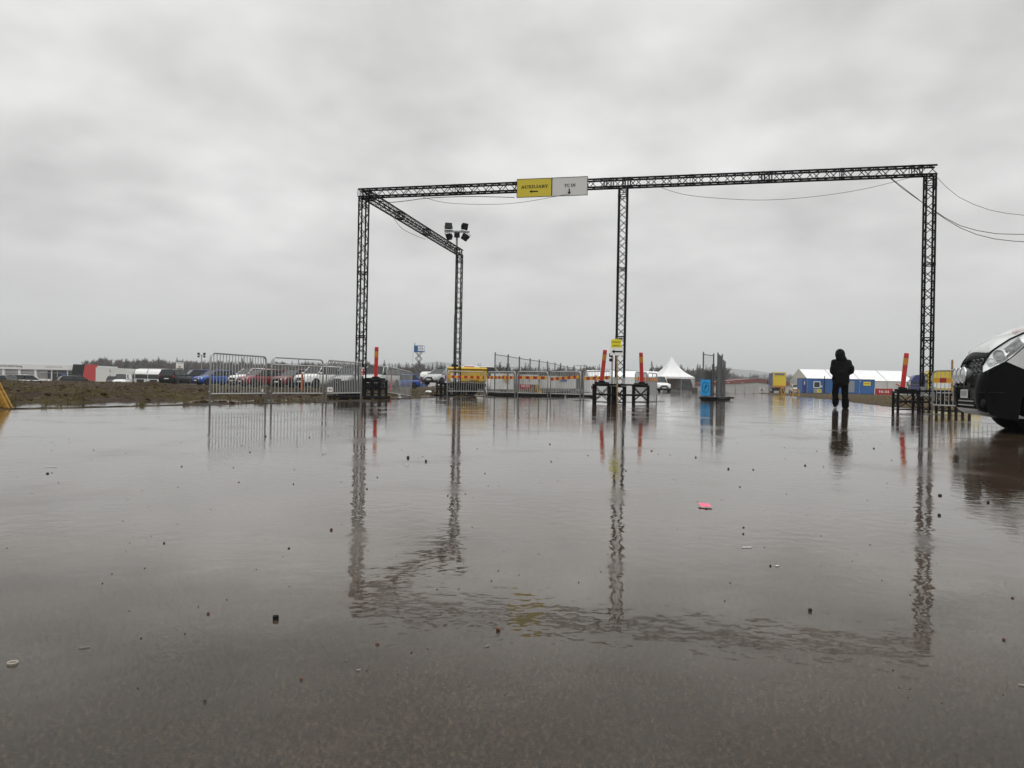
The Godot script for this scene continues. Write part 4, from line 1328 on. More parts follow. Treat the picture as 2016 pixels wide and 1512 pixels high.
func car_park() -> void:
	var suv := {"len": 4.5, "wid": 1.85, "hei": 1.70, "clear": 0.22, "hood": 1.0, "belt": 1.08, "nose": 1.05, "rake": 0.7, "deck": 0.08, "fall": 0.35, "wheel": 0.35}
	var est := {"len": 4.7, "hei": 1.48, "deck": 0.1, "fall": 0.4, "nose": 1.15, "wheel": 0.32}
	var van := {"len": 5.2, "wid": 1.95, "hei": 2.0, "hood": 1.1, "belt": 1.18, "nose": 0.9, "rake": 0.8, "deck": 0.03, "fall": 0.1, "wheel": 0.33, "panel": 1, "tall_lamps": 1}
	car("parked_car", "dark car at the far left, half out of view behind the yellow trestle", "car", Vector3(-63.6, -0.86, -95), 2.9, M.car_grey, est)
	car("parked_car", "silver estate car seen from its side, before the white hospitality pavilion", "car", Vector3(-61.6, -0.80, -98), 0.45, M.car_silver, {"len": 4.8, "hei": 1.52, "nose": 1.2, "deck": 0.35, "fall": 0.5, "belt": 0.92})
	car("parked_car", "black estate car before the black and red end of the pavilion", "car", Vector3(-59.0, -0.78, -104), 0.85, M.car_black, est)
	car("parked_car", "small white car hidden behind the black estate car's tail", "car", Vector3(-64.8, -0.95, -113), 1.3, M.car_white, {})
	car("parked_van", "white and dark delivery van in front of the long pale trailer", "van", Vector3(-61.4, -0.85, -121), PI + 1.85, M.car_white, van)
	car("parked_car", "dark grey car left of the white delivery van", "car", Vector3(-62.6, -0.9, -121), 1.9, M.car_grey, suv)
	car("parked_car", "black people carrier seen from behind, right of the white lorry cabs", "car", Vector3(-38.5, -0.10, -88), 1.55, M.car_black, {"len": 4.7, "wid": 1.9, "hei": 1.72, "clear": 0.2, "hood": 0.98, "belt": 1.06, "nose": 1.0, "rake": 0.9, "deck": 0.06, "fall": 0.35, "wheel": 0.34})
	car("parked_van", "dark blue van with white emblems behind the black people carrier", "van", Vector3(-41.2, -0.2, -101), PI + 0.7, M.navy, van)
	car("parked_car", "bright blue hatchback facing left, between the black people carrier and the barriers", "car", Vector3(-29.2, -0.02, -75.5), PI + 0.88, M.car_blue, {"len": 4.0, "wid": 1.73, "hei": 1.50})
	car("parked_car", "white car facing left behind the first grey barrier", "car", Vector3(-25.2, 0, -74.5), PI + 0.95, M.car_white, suv)
	car("parked_car", "bright red car behind the right part of the first grey barrier", "car", Vector3(-21.4, 0, -66), PI + 0.85, M.car_red, {"len": 4.3, "hei": 1.5})
	car("parked_car", "dark red car with pale headlights behind the middle grey barrier", "car", Vector3(-17.9, 0, -64), PI + 1.0, M.car_darkred, {"len": 4.3, "hei": 1.52, "hood": 0.92})
	car("parked_car", "white off-road car behind the third grey barrier", "car", Vector3(-15.6, 0, -63), PI + 1.0, M.car_white, {"len": 4.7, "wid": 1.92, "hei": 1.80, "clear": 0.26, "hood": 1.08, "belt": 1.15, "nose": 1.1, "rake": 0.6, "deck": 0.06, "fall": 0.25, "wheel": 0.37, "cladding": 1})
	car("parked_car", "grey off-road car between the third barrier and the left column", "car", Vector3(-13.3, 0, -64), PI + 1.2, M.car_silver, {"len": 4.5, "wid": 1.88, "hei": 1.76, "clear": 0.25, "hood": 1.05, "belt": 1.12, "rake": 0.6, "deck": 0.06, "fall": 0.3, "wheel": 0.36, "cladding": 1})
	car("parked_car", "silver off-road car between the left column and the upright red post", "car", Vector3(-10.95, 0.02, -63), PI + 1.3, M.car_silver, {"len": 4.6, "wid": 1.9, "hei": 1.84, "clear": 0.28, "hood": 1.12, "belt": 1.2, "nose": 1.2, "rake": 0.5, "deck": 0.06, "fall": 0.25, "wheel": 0.37, "cladding": 1, "dark_mirror": 1})
	car("parked_car", "white car seen from its side through the askew barrier", "car", Vector3(-13.2, -0.05, -76), PI + 0.15, M.car_white, {"hei": 1.5})
	car("parked_car", "blue car seen from its side through the right part of the askew barrier", "car", Vector3(-11.6, -0.05, -80), PI + 0.1, M.car_blue, {"hei": 1.5})
	car("parked_car", "silver crossover with a chrome V grille, left of the yellow light tower", "car", Vector3(-6.75, 0.42, -75), PI + 1.0, M.car_silver, {"len": 4.4, "wid": 1.84, "hei": 1.62, "clear": 0.24, "hood": 1.0, "belt": 1.06, "nose": 1.0, "rake": 0.85, "deck": 0.08, "fall": 0.5, "wheel": 0.35, "cladding": 1, "chrome_v": 1})
	car("parked_van", "white van showing behind the right end of the light tower", "van", Vector3(-2.6, -0.05, -60), 0.7, M.car_white, van)
	car("parked_car", "white off-road car beside the pagoda tent, half behind the last barrier", "car", Vector3(17.95, 0.0, -95), PI + 1.75, M.car_white, {"len": 4.8, "wid": 1.92, "hei": 1.9, "clear": 0.3, "hood": 1.12, "belt": 1.2, "nose": 1.3, "rake": 0.35, "deck": 0.05, "fall": 0.2, "wheel": 0.40, "cladding": 1, "dark_mirror": 1})
	car("parked_car", "white car between the yellow lorry and the white marquee", "car", Vector3(55.3, 0.0, -150), 1.35, M.car_white, suv)


# ---------------------------------------------------------------- lorries and trailers
func lorry(called: String, label: String, at: Vector3, turn: float, cab: Material, box: Material, blen: float, bh: float, cab_on := true) -> Node3D:   # nose along local +x
	var t := thing(called, label, "lorry", at, turn, "lorries and trailers")
	if cab_on:
		var c := B.new()
		c.soft(false)
		c.prism([Vector2(0, 0.55), Vector2(0.06, 1.5), Vector2(-0.10, 2.75), Vector2(-0.35, 3.3), Vector2(-0.8, 3.75), Vector2(-2.3, 3.85), Vector2(-2.3, 0.55)], Transform3D(), 2.4)
		put(c, "cab", cab, t)
		slab("windscreen", Vector3(-0.005, 2.22, 0), Vector3(0.05, 0.85, 2.16), M.glass, t).rotation.z = 0.13
		slab("sun_visor", Vector3(0.03, 2.78, 0), Vector3(0.22, 0.10, 2.2), cab, t)
		slab("grille", Vector3(0.05, 1.28, 0), Vector3(0.06, 0.72, 1.5), M.plastic, t, 0.0, 0.02)
		slab("bumper", Vector3(0.08, 0.60, 0), Vector3(0.22, 0.46, 2.44), cab, t, 0.0, 0.05)
		slab("number_plate", Vector3(0.195, 0.62, 0), Vector3(0.02, 0.12, 0.52), M.plate, t)
		for z in [-1.0, 1.0]:
			slab("headlight", Vector3(0.10, 0.82, 0.95 * z), Vector3(0.14, 0.22, 0.4), M.headlamp, t, 0.0, 0.03)
			slab("side_window", Vector3(-0.75, 2.2, 1.205 * z), Vector3(0.95, 0.75, 0.02), M.glass, t)
			slab("mirror", Vector3(0.08, 2.2, 1.42 * z), Vector3(0.12, 0.8, 0.22), M.plastic, t, 0.0, 0.03)
			slab("door_step", Vector3(-0.8, 0.62, 1.205 * z), Vector3(0.9, 0.3, 0.03), M.plastic, t)
			wheel(t, Vector3(-1.35, 0.52, 1.08 * z), 0.52, 0.3, z)
			wheel(t, Vector3(-4.6, 0.52, 1.05 * z), 0.52, 0.34, z)
		slab("chassis", Vector3(-3.0, 0.85, 0), Vector3(5.0, 0.3, 0.9), M.black, t)
	var x0 := -2.75
	var bx := B.new()
	bx.cbox(Vector3(x0 - blen / 2, 1.15 + bh / 2, 0), Vector3(blen, bh, 2.5), 0.04)
	put(bx, "box_body", box, t)
	slab("side_rail", Vector3(x0 - blen / 2, 1.12, 0), Vector3(blen, 0.12, 2.45), M.seam, t)
	slab("top_rail", Vector3(x0 - blen / 2, 1.15 + bh - 0.03, 0), Vector3(blen, 0.12, 2.53), box, t)
	slab("bogie_frame", Vector3(x0 - blen + 2.9, 0.85, 0), Vector3(3.6, 0.3, 1.6), M.black, t)
	for k in 3:
		for z in [-1.0, 1.0]:
			wheel(t, Vector3(x0 - blen + 1.7 + 1.3 * k, 0.5, 1.06 * z), 0.5, 0.34, z)
	slab("underrun_bar", Vector3(x0 - blen + 0.1, 0.6, 0), Vector3(0.12, 0.14, 2.3), M.black, t)
	for z in [-1.0, 1.0]:
		slab("tail_light", Vector3(x0 - blen - 0.01, 0.9, 1.0 * z), Vector3(0.05, 0.16, 0.36), M.tail_lamp, t)
		rod("landing_leg", Vector3(x0 - 2.6, 0.1, 0.8 * z), Vector3(x0 - 2.6, 1.1, 0.8 * z), 0.07, M.black, t)
		slab("side_guard", Vector3(x0 - blen * 0.45, 0.65, 1.22 * z), Vector3(blen * 0.35, 0.5, 0.03), M.seam, t)
	return t

func lorries() -> void:
	var t := lorry("box_trailer", "long pale box trailer right of the red end of the pavilion", Vector3(-76.2, -1.35, -164), 0.0, M.car_white, M.sheet_white, 13.6, 2.75, false)
	t.position = Vector3(-81.8, -1.42, -166.5)
	t.rotation.y = 1.671
	for k in 2:
		slab("hatch", Vector3(-15.9, [2.3, 3.3][k], 1.262), Vector3(0.5, 0.45, 0.03), M.seam, t)
	lorry("articulated_lorry", "cream white lorry, the left of the two cabs", Vector3(-78.4, -1.30, -162), -1.47, M.car_white, M.sheet_white, 12.0, 2.8)
	lorry("articulated_lorry", "white lorry, the right of the two cabs, with a long white trailer", Vector3(-73.3, -1.35, -157), -1.47, M.car_white, M.sheet_white, 12.0, 2.8)
	lorry("articulated_lorry", "white lorry far off, right of the scissor lift", Vector3(-17.3, -0.9, -152), -1.9, M.car_white, M.sheet_white, 8.0, 2.7)
	var y := lorry("box_lorry", "yellow lorry with a blue cab, by the tip of the grass verge", Vector3(56.2, 0.0, -164.6), 1.33, M.navy, M.yellow_truck, 8.2, 2.95)
	slab("name_board", Vector3(-11.0, 3.75, 0), Vector3(0.06, 0.36, 1.9), M.grey_ink, y)
	words("lettering", "MICHELIN", 0.24, Vector3(-11.04, 3.75, 0), y, M.navy, false, true, -PI / 2)
	slab("side_panel", Vector3(-6.85, 2.62, -1.262), Vector3(8.1, 2.8, 0.02), M.navy, y)
	slab("rear_frame", Vector3(-10.98, 1.3, 0), Vector3(0.06, 0.35, 2.4), M.reflector, y)
	var z := lorry("box_lorry", "yellow and navy lorry partly hidden behind the right column and barrier", Vector3(73.0, 0.0, -141), PI - 0.28, M.navy, M.yellow_truck, 8.6, 3.4)
	slab("side_stripe", Vector3(-7.0, 1.9, -1.262), Vector3(8.0, 0.9, 0.02), M.white, z)


# ---------------------------------------------------------------- hospitality pavilion
func hospitality() -> void:
	var t := thing("hospitality_pavilion", "long white pavilion with a lettered fascia and a black and red end wall", "building", Vector3(-120.0, -0.95, -165.5), 0.0)
	# local x runs 0..31 to the right, the front faces +z
	slab("fascia", Vector3(12.6, 3.56, 0), Vector3(26.4, 1.22, 0.9), M.white, t, 0.0, 0.03)
	slab("roof", Vector3(12.6, 4.12, -4.0), Vector3(26.2, 0.10, 8.0), M.white, t)
	slab("back_wall", Vector3(12.6, 1.6, -7.9), Vector3(26.2, 3.2, 0.15), M.white, t)
	slab("floor", Vector3(12.6, 0.06, -4.0), Vector3(26.2, 0.12, 8.0), M.seam, t)
	words("lettering", "TOYOTA GAZOO Racing", 0.40, Vector3(12.2, 3.60, 0.46), t, M.ink, false, true, 0.0, 0.82)
	words("lettering", "Pushing the limits for better", 0.28, Vector3(21.5, 3.58, 0.46), t, M.grey_ink, false, false, 0.0, 0.76)
	for k in 8:
		slab("pillar", Vector3(0.2 + 3.45 * k, 1.5, 0.1), Vector3(0.5 if k < 6 else 0.16, 3.0, 0.4), M.white, t)
		if k < 6:
			slab("sill", Vector3(1.92 + 3.45 * k, 0.5, 0.05), Vector3(2.9, 1.0, 0.2), M.white, t)
			slab("blind", Vector3(1.92 + 3.45 * k, 2.55, -0.1), Vector3(2.9, 0.8, 0.05), M.tent_wall, t)
			slab("window", Vector3(1.92 + 3.45 * k, 1.6, 0.0), Vector3(2.9, 1.2, 0.03), M.clear, t)
			slab("inner_wall", Vector3(1.92 + 3.45 * k, 1.55, -1.2), Vector3(3.3, 1.5, 0.1), M.beige, t)  # beige painted in for the warm light inside
	# glazed entrance
	for k in 3:
		slab("door_frame", Vector3(19.9 + 2.2 * k, 1.5, 0.12), Vector3(0.12, 3.0, 0.12), M.alu, t)
		slab("glass_door", Vector3(20.9 + 2.2 * k, 1.4, 0.0), Vector3(2.0, 2.7, 0.04), M.glass, t)
	slab("transom", Vector3(22.6, 2.3, 0.12), Vector3(7.4, 0.10, 0.12), M.alu, t)
	slab("blue_poster", Vector3(23.4, 1.2, 0.14), Vector3(0.9, 1.8, 0.04), M.blue_cabin, t)
	var b := B.new()
	b.prism([Vector2(25.3, 0.0), Vector2(29.0, 0.0), Vector2(29.0, 4.2), Vector2(26.05, 4.25)], Transform3D(Basis(), Vector3(0, 0, 0.9)), 0.5)
	put(b, "black_panel", M.black, t)
	var r := B.new()
	r.prism([Vector2(28.0, 0.0), Vector2(31.0, 0.0), Vector2(31.1, 4.22), Vector2(28.75, 4.22)], Transform3D(Basis(), Vector3(0, 0, 1.2)), 0.5)
	put(r, "red_panel", mat("pavilion_red", Color(0.52, 0.035, 0.035), 0.45), t)
	slab("end_wall", Vector3(30.9, 2.0, -3.4), Vector3(0.2, 4.0, 8.6), M.white, t)


# ---------------------------------------------------------------- tents
func marquees() -> void:
	var t := thing("marquee", "long white marquee with a ridge roof behind the blue cabins", "marquee", Vector3(59.7, 0, -155), 0.0)
	var l := 21.4
	var ev := 2.72
	var rg := 5.0
	var dz := -5.0
	for k in 4:
		var x0 := l * k / 4.0
		var x1 := l * (k + 1) / 4.0
		for s in [0, 1]:
			var rows := []
			for j in 5:
				var q := j / 4.0
				var sag := -0.10 * sin(q * PI)
				var y := lerpf(ev, rg, q)
				var z := lerpf(0.0, dz, q) if s == 0 else lerpf(2.0 * dz, dz, q)
				rows.append([Vector3(x0, y, z), Vector3(lerpf(x0, x1, 0.5), y + sag, z), Vector3(x1, y, z)])
			var b := B.new(); b.soft(true)
			b.patch(rows)
			put(b, "roof_sheet", M.canvas, t)
		slab("wall_sheet", Vector3((x0 + x1) / 2, ev / 2, 0.0), Vector3(x1 - x0 - 0.06, ev, 0.03), M.tent_wall, t)
		slab("wall_sheet", Vector3((x0 + x1) / 2, ev / 2, 2 * dz), Vector3(x1 - x0 - 0.06, ev, 0.03), M.tent_wall, t)
	for k in 5:
		rod("rafter", Vector3(l * k / 4.0, ev, 0.02), Vector3(l * k / 4.0, rg + 0.03, dz), 0.05, M.seam, t, 6)
		rod("rafter", Vector3(l * k / 4.0, ev, 2 * dz), Vector3(l * k / 4.0, rg + 0.03, dz), 0.05, M.seam, t, 6)
		rod("leg", Vector3(l * k / 4.0, 0, 0.02), Vector3(l * k / 4.0, ev, 0.02), 0.05, M.seam, t, 6)
	rod("eave_rail", Vector3(0, ev, 0.03), Vector3(l, ev, 0.03), 0.05, M.seam, t, 6)
	for x in [0.0, l]:
		var b := B.new()
		b.prism([Vector2(0, 0), Vector2(2 * dz, 0), Vector2(2 * dz, ev), Vector2(dz, rg), Vector2(0, ev)], Transform3D(Basis(Vector3(0, 0, 1), Vector3.UP, Vector3(-1, 0, 0)), Vector3(x, 0, 0)), 0.03)
		put(b, "gable_sheet", M.tent_wall, t)
	# the low white one behind the taped barriers
	var u := thing("marquee", "low white marquee behind the middle column, joined to the pagoda tent", "marquee", Vector3(13.0, 0, -130), 0.0)
	for s in [0, 1]:
		var b := B.new(); b.soft(true)
		var rows := []
		for j in 4:
			var q := j / 3.0
			rows.append([Vector3(0, lerpf(2.3, 3.4, q), -4.0 * q if s == 0 else -8.0 + 4.0 * q), Vector3(6, lerpf(2.3, 3.38, q), -4.0 * q if s == 0 else -8.0 + 4.0 * q), Vector3(12.3, lerpf(2.3, 3.4, q), -4.0 * q if s == 0 else -8.0 + 4.0 * q)])
		b.patch(rows)
		put(b, "roof_sheet", M.canvas, u)
	for k in 3:
		slab("wall_sheet", Vector3(2.05 + 4.1 * k, 1.15, 0.02), Vector3(4.0, 2.3, 0.03), M.canvas, u)
		slab("wall_sheet", Vector3(2.05 + 4.1 * k, 1.15, -8.0), Vector3(4.0, 2.3, 0.03), M.canvas, u)
	for x in [0.0, 12.3]:
		var b := B.new()
		b.prism([Vector2(0, 0), Vector2(-8, 0), Vector2(-8, 2.3), Vector2(-4, 3.4), Vector2(0, 2.3)], Transform3D(Basis(Vector3(0, 0, 1), Vector3.UP, Vector3(-1, 0, 0)), Vector3(x, 0, 0)), 0.03)
		put(b, "gable_sheet", M.canvas, u)
	# pagoda tent, its roof drawn up to a point
	var p := thing("pagoda_tent", "white pagoda tent with a tall pointed roof and open front", "tent", Vector3(23.2, 0, -112), 0.16)
	var hw := 2.55
	var roof := B.new(); roof.soft(true)
	var rows := []
	for j in 11:
		var q := j / 10.0
		var w := hw * (0.60 * (1.0 - q) + 0.40 * pow(1.0 - q, 4.0)) + 0.02 * q
		var y := 2.15 + 2.95 * q
		var row := []
		for c in 4:
			for k in 5:
				var a := [Vector2(-1, 1), Vector2(1, 1), Vector2(1, -1), Vector2(-1, -1)]
				var e: Vector2 = (a[c] as Vector2).lerp(a[(c + 1) % 4], k / 5.0)
				var bow := 1.0 - 0.10 * sin(k / 5.0 * PI) * (1.0 - q)
				row.append(Vector3(e.x * w * bow, y - 0.05 * sin(k / 5.0 * PI) * (1.0 - q), e.y * w * bow))
		row.append(row[0])
		rows.append(row)
	roof.patch(rows)
	put(roof, "roof", M.canvas, p)
	for c in 4:
		var a: Vector3 = [Vector3(-hw, 0, hw), Vector3(hw, 0, hw), Vector3(hw, 0, -hw), Vector3(-hw, 0, -hw)][c]
		var b2: Vector3 = [Vector3(hw, 0, hw), Vector3(hw, 0, -hw), Vector3(-hw, 0, -hw), Vector3(-hw, 0, hw)][c]
		rod("leg", a, a + Vector3(0, 2.2, 0), 0.045, M.alu, p)
		var v := B.new()
		v.quad(a + Vector3(0, 2.18, 0), b2 + Vector3(0, 2.18, 0), b2 + Vector3(0, 1.92, 0), a + Vector3(0, 1.92, 0))
		put(v, "valance", M.canvas, p)
	# curtains gathered at the front corners
	for s in [-1.0, 1.0]:
		var cb := B.new(); cb.soft(true)
		var cr := []
		for j in 9:
			var q := j / 8.0
			var width := 0.62 - 0.42 * sin(q * PI * 0.75)
			var row := []
			for k in 9:
				row.append(Vector3(s * (hw - 0.05 - width * k / 8.0), 1.95 * (1.0 - q), hw - 0.06 + 0.05 * sin(k * 2.6)))
			cr.append(row)
		cb.patch(cr)
		put(cb, "curtain", M.tent_wall, p)
	slab("rear_wall", Vector3(0, 1.35, -hw + 0.05), Vector3(4.9, 1.5, 0.03), M.tent_inside, p)
	slab("table", Vector3(-1.3, 0.72, -1.4), Vector3(1.6, 0.05, 0.7), M.navy, p)
	slab("blue_banner", Vector3(-1.6, 1.2, -2.3), Vector3(1.3, 1.1, 0.03), M.navy, p)
	slab("white_notice", Vector3(-1.9, 1.78, hw + 0.02), Vector3(0.45, 0.4, 0.02), M.paper_white, p)


func cabins() -> void:
	for k in 2:
		var t := thing("site_cabin", ["blue site cabin with a white-framed window, left of the walking person", "blue site cabin with a grey door and a yellow sign, right of the walking person"][k], "site cabin", Vector3(51.3 + 6.5 * k, 0.0, -136), -0.02, "blue site cabins before the marquee")
		slab("box", Vector3(3.18, 1.36, -1.2), Vector3(6.34, 2.55, 2.4), M.blue_cabin, t, 0.0, 0.02)
		slab("roof", Vector3(3.18, 2.68, -1.2), Vector3(6.4, 0.10, 2.46), M.navy, t)
		slab("base_rail", Vector3(3.18, 0.07, -1.2), Vector3(6.38, 0.14, 2.44), M.black, t)
		for x in [0.06, 6.30]:
			slab("corner_post", Vector3(x, 1.36, 0.01), Vector3(0.14, 2.6, 0.06), M.blue_cabin, t)
		if k == 0:
			slab("panel_seam", Vector3(0.95, 1.36, 0.012), Vector3(0.05, 2.5, 0.03), M.seam, t)
			slab("door", Vector3(0.5, 1.2, 0.012), Vector3(0.75, 2.1, 0.03), M.navy, t)
			slab("door_plate", Vector3(0.48, 1.9, 0.035), Vector3(0.14, 0.6, 0.02), M.plate, t)
			slab("window", Vector3(2.65, 1.62, 0.03), Vector3(1.0, 0.95, 0.04), M.glass, t)
			for q in [[0, 0.52, 1.16, 0.12], [0, -0.52, 1.16, 0.12]]:
				slab("window_frame", Vector3(2.65, 1.62 + q[1], 0.04), Vector3(q[2], q[3], 0.08), M.white, t)
			for q in [-0.55, 0.55]:
				slab("window_frame", Vector3(2.65 + q, 1.62, 0.04), Vector3(0.11, 0.93, 0.08), M.white, t)
			slab("air_unit", Vector3(2.3, 0.5, 0.22), Vector3(0.75, 0.72, 0.4), M.grey_ink, t, 0.0, 0.03)
			slab("yellow_sign", Vector3(2.95, 0.52, 0.43), Vector3(0.72, 0.55, 0.03), M.paper_yellow, t)
			slab("sign_bar", Vector3(2.95, 0.52, 0.45), Vector3(0.5, 0.12, 0.02), M.ink, t)
			slab("box_label", Vector3(3.45, 1.35, 0.02), Vector3(0.28, 0.26, 0.04), M.plate, t)
			rod("stove_pipe", Vector3(3.95, 0.2, 0.12), Vector3(3.95, 3.15, 0.12), 0.075, M.black, t)
		else:
			slab("door", Vector3(2.3, 1.4, 0.02), Vector3(1.0, 2.0, 0.04), M.grey_ink, t)
			slab("panel_seam", Vector3(3.7, 1.36, 0.012), Vector3(0.05, 2.5, 0.03), M.seam, t)
			slab("lamp", Vector3(3.85, 2.35, 0.05), Vector3(0.16, 0.12, 0.1), M.plate, t)
			slab("yellow_sign", Vector3(5.0, 1.95, 0.03), Vector3(1.25, 0.65, 0.04), M.paper_yellow, t)
			slab("sign_bar", Vector3(5.0, 1.95, 0.052), Vector3(0.95, 0.2, 0.02), M.reflector, t)


func hangar() -> void:
	var t := thing("hangar", "low hangar with a rust red roof and pale walls on the far tarmac", "hangar", Vector3(76.5, 0, -250), 0.0)
	var b := B.new()
	b.prism([Vector2(-14.5, 0), Vector2(14.5, 0), Vector2(14.5, 2.1), Vector2(0, 2.75), Vector2(-14.5, 2.1)], Transform3D(), 20.0)
	put(b, "wall", M.hangar_wall, t)
	for s in [-1, 1]:
		var r := B.new()
		r.box(Vector3(7.4 * s, 2.75, 0), Vector3(15.0, 1.15, 20.6), Basis(Vector3(0, 0, 1), -0.10 * s))
		put(r, "roof", M.rust_roof, t)
	for k in 6:
		slab("door_post", Vector3(-11.0 + 4.4 * k, 1.1, 10.02), Vector3(0.16, 2.2, 0.05), M.seam, t)
		slab("lamp", Vector3(-9.0 + 4.4 * k, 2.62, 10.35), Vector3(0.5, 0.16, 0.12), M.plate, t)


# ---------------------------------------------------------------- smaller things further off
func trestle(label: String, at: Vector3, turn: float, w: float, h: float) -> void:
	var t := thing("wooden_trestle", label, "trestle", at, turn, "yellow wooden trestles")
	for s in [-1.0, 1.0]:
		for z in [-1.0, 1.0]:
			var a := Vector3(s * w / 2, 0, z * h * 0.30)
			var d := Vector3(0, h, -z * h * 0.28)
			var o := slab("leg", a + d * 0.5, Vector3(0.09, d.length(), 0.035), M.yellow_wood, t, 0.0, 0.004)
			o.rotation.x = atan2(d.z, d.y)
		slab("tie_board", Vector3(s * (w / 2 - 0.03), h * 0.22, 0), Vector3(0.025, 0.10, h * 0.42), M.yellow_wood, t, 0.0, 0.004)
	slab("top_beam", Vector3(0, h + 0.02, 0), Vector3(w * 1.15, 0.12, 0.05), M.yellow_wood, t, 0.0, 0.004)
	slab("cross_board", Vector3(0, h * 0.16, h * 0.27), Vector3(w, 0.11, 0.025), M.yellow_wood, t, 0.0, 0.004)

func light_mast(label: String, at: Vector3, h: float, spread: float, lamps: int) -> void:
	var t := thing("light_mast", label, "light mast", at)
	rod("pole", Vector3.ZERO, Vector3(0, h, 0), 0.11, M.steel_pole, t)
	slab("crossbar", Vector3(0, h, 0), Vector3(spread, 0.12, 0.12), M.steel_pole, t)
	for k in lamps:
		var x := -spread / 2 + spread * k / maxi(lamps - 1, 1)
		slab("lamp", Vector3(x, h + 0.32, 0.1), Vector3(0.5, 0.5, 0.3), M.black, t, 0.3 * signf(x), 0.05)
		slab("lamp", Vector3(x, h - 0.3, 0.1), Vector3(0.45, 0.4, 0.3), M.black, t, -0.4 * signf(x), 0.05)

func far_things() -> void:
	# the yellow trestle at the very left, one slanting leg in view
	var t := thing("wooden_trestle", "yellow wooden trestle at the left edge, its slanting leg at the tarmac's edge", "trestle", Vector3(-8.86, 0, -12.5), 0.18, "yellow wooden trestles")
	for z in [0.0, -0.13]:
		var o := slab("leg", Vector3(0.42, 0.33, z), Vector3(0.075, 0.82, 0.045), M.yellow_wood, t, 0.0, 0.006)
		o.rotation.z = 0.46
		o = slab("leg", Vector3(-0.60, 0.33, z), Vector3(0.075, 0.82, 0.045), M.yellow_wood, t, 0.0, 0.006)
		o.rotation.z = -0.46
		slab("tie_board", Vector3(-0.05, 0.07, z - 0.045), Vector3(1.16, 0.13, 0.03), M.yellow_wood, t, 0.0, 0.006)
	slab("top_beam", Vector3(-0.09, 0.72, -0.06), Vector3(0.10, 0.14, 0.34), M.yellow_wood, t, 0.0, 0.006)
	trestle("yellow wooden trestle on the verge, before the yellow lorry", Vector3(20.5, 0.08, -58.3), 0.5, 0.30, 0.55)
	trestle("yellow wooden trestle with a cross board, right of the one before the yellow lorry", Vector3(20.9, 0.10, -56.5), -0.3, 0.42, 0.45)
	trestle("yellow wooden trestle behind the third taped barrier", Vector3(1.65, 0.0, -50.5), 0.9, 0.34, 0.66)
	# red boards with the numbers
	for k in 2:
		var r := thing("number_board", ["red 16-34 number board on the verge, left of the right column's stand", "red 16-34 number board behind the third taped barrier"][k], "number board", [Vector3(29.05, 0.10, -60.0), Vector3(0.92, 0.0, -52.5)][k], [-0.45, 0.05][k], "red number boards")
		slab("board", Vector3(0, 0.46 if k == 0 else 0.49, 0), Vector3(1.28 if k == 0 else 0.85, 0.48 if k == 0 else 0.34, 0.03), M.red_sign, r)
		words("lettering", "16-34", 0.20 if k == 0 else 0.16, Vector3(0.0, 0.46 if k == 0 else 0.49, 0.018), r, M.paper_white, false, true, 0.0, 1.1)
		for s in [-0.5, 0.5]:
			slab("post", Vector3(s * (1.0 if k == 0 else 0.7), 0.2, -0.03), Vector3(0.05, 0.42, 0.03), M.wood, r)
		if k == 0:
			slab("end_strip", Vector3(-0.64, 0.46, 0.004), Vector3(0.05, 0.48, 0.035), M.plate, r)
	# white notice with a red arrow mark between the left column and its red post
	var n := thing("arrow_board", "small board with a white slanting arrow on dark red, beside the left column", "sign", Vector3(-4.62, 0.0, -23.6), -0.1)
	slab("board", Vector3(0, 0.86, 0), Vector3(0.14, 0.24, 0.015), M.tape_red, n)
	slab("border", Vector3(0, 0.97, 0.009), Vector3(0.16, 0.03, 0.01), M.paper_white, n)
	slab("border", Vector3(0, 0.735, 0.009), Vector3(0.16, 0.03, 0.01), M.paper_white, n)
	slab("stripe", Vector3(-0.01, 0.87, 0.009), Vector3(0.035, 0.13, 0.01), M.paper_white, n).rotation.z = -0.6
	slab("stripe", Vector3(-0.01, 0.81, 0.009), Vector3(0.035, 0.08, 0.01), M.paper_white, n).rotation.z = 0.7
	slab("post", Vector3(0, 0.4, -0.02), Vector3(0.02, 0.8, 0.02), M.galv_dark, n)
	# orange post behind the middle barrier
	var p := thing("marker_stake", "flat orange stake in the mud behind the middle grey barrier", "stake", Vector3(-10.93, 0.0, -40))
	slab("stake", Vector3(0, 0.47, 0), Vector3(0.12, 0.94, 0.04), mat("orange", Color(0.36, 0.085, 0.03), 0.55), p, 0.0, 0.005)
	var p2 := thing("marker_stake", "red stake in the grass seen through the askew barrier", "stake", Vector3(-7.3, 0.0, -46))
	slab("stake", Vector3(0, 0.55, 0), Vector3(0.10, 1.1, 0.03), M.red_post, p2, 0.0, 0.005)
	p2.rotation.z = -0.08
	var p3 := thing("marker_stake", "orange and red stake behind the fourth taped barrier", "stake", Vector3(4.9, 0.0, -45))
	slab("stake", Vector3(0, 0.6, 0), Vector3(0.13, 1.2, 0.04), M.orange, p3, 0.0, 0.005)
	# tall wooden stake with a paper behind the right barrier
	var w := thing("sign_stake", "tall wooden stake behind the right column's taped barrier", "sign post", Vector3(12.6, 0, -22.0), 0.0)
	slab("stake", Vector3(0, 0.74, 0), Vector3(0.05, 1.5, 0.03), M.wood, w, 0.0, 0.004)
	slab("notice", Vector3(0.10, 0.62, 0.02), Vector3(0.2, 0.26, 0.006), M.tape_yellow, w).rotation.z = 0.3
	# scissor lift raised high
	var l := thing("scissor_lift", "blue scissor lift with its basket raised, beyond the car park", "scissor lift", Vector3(-18.3, -0.6, -150), -0.2)
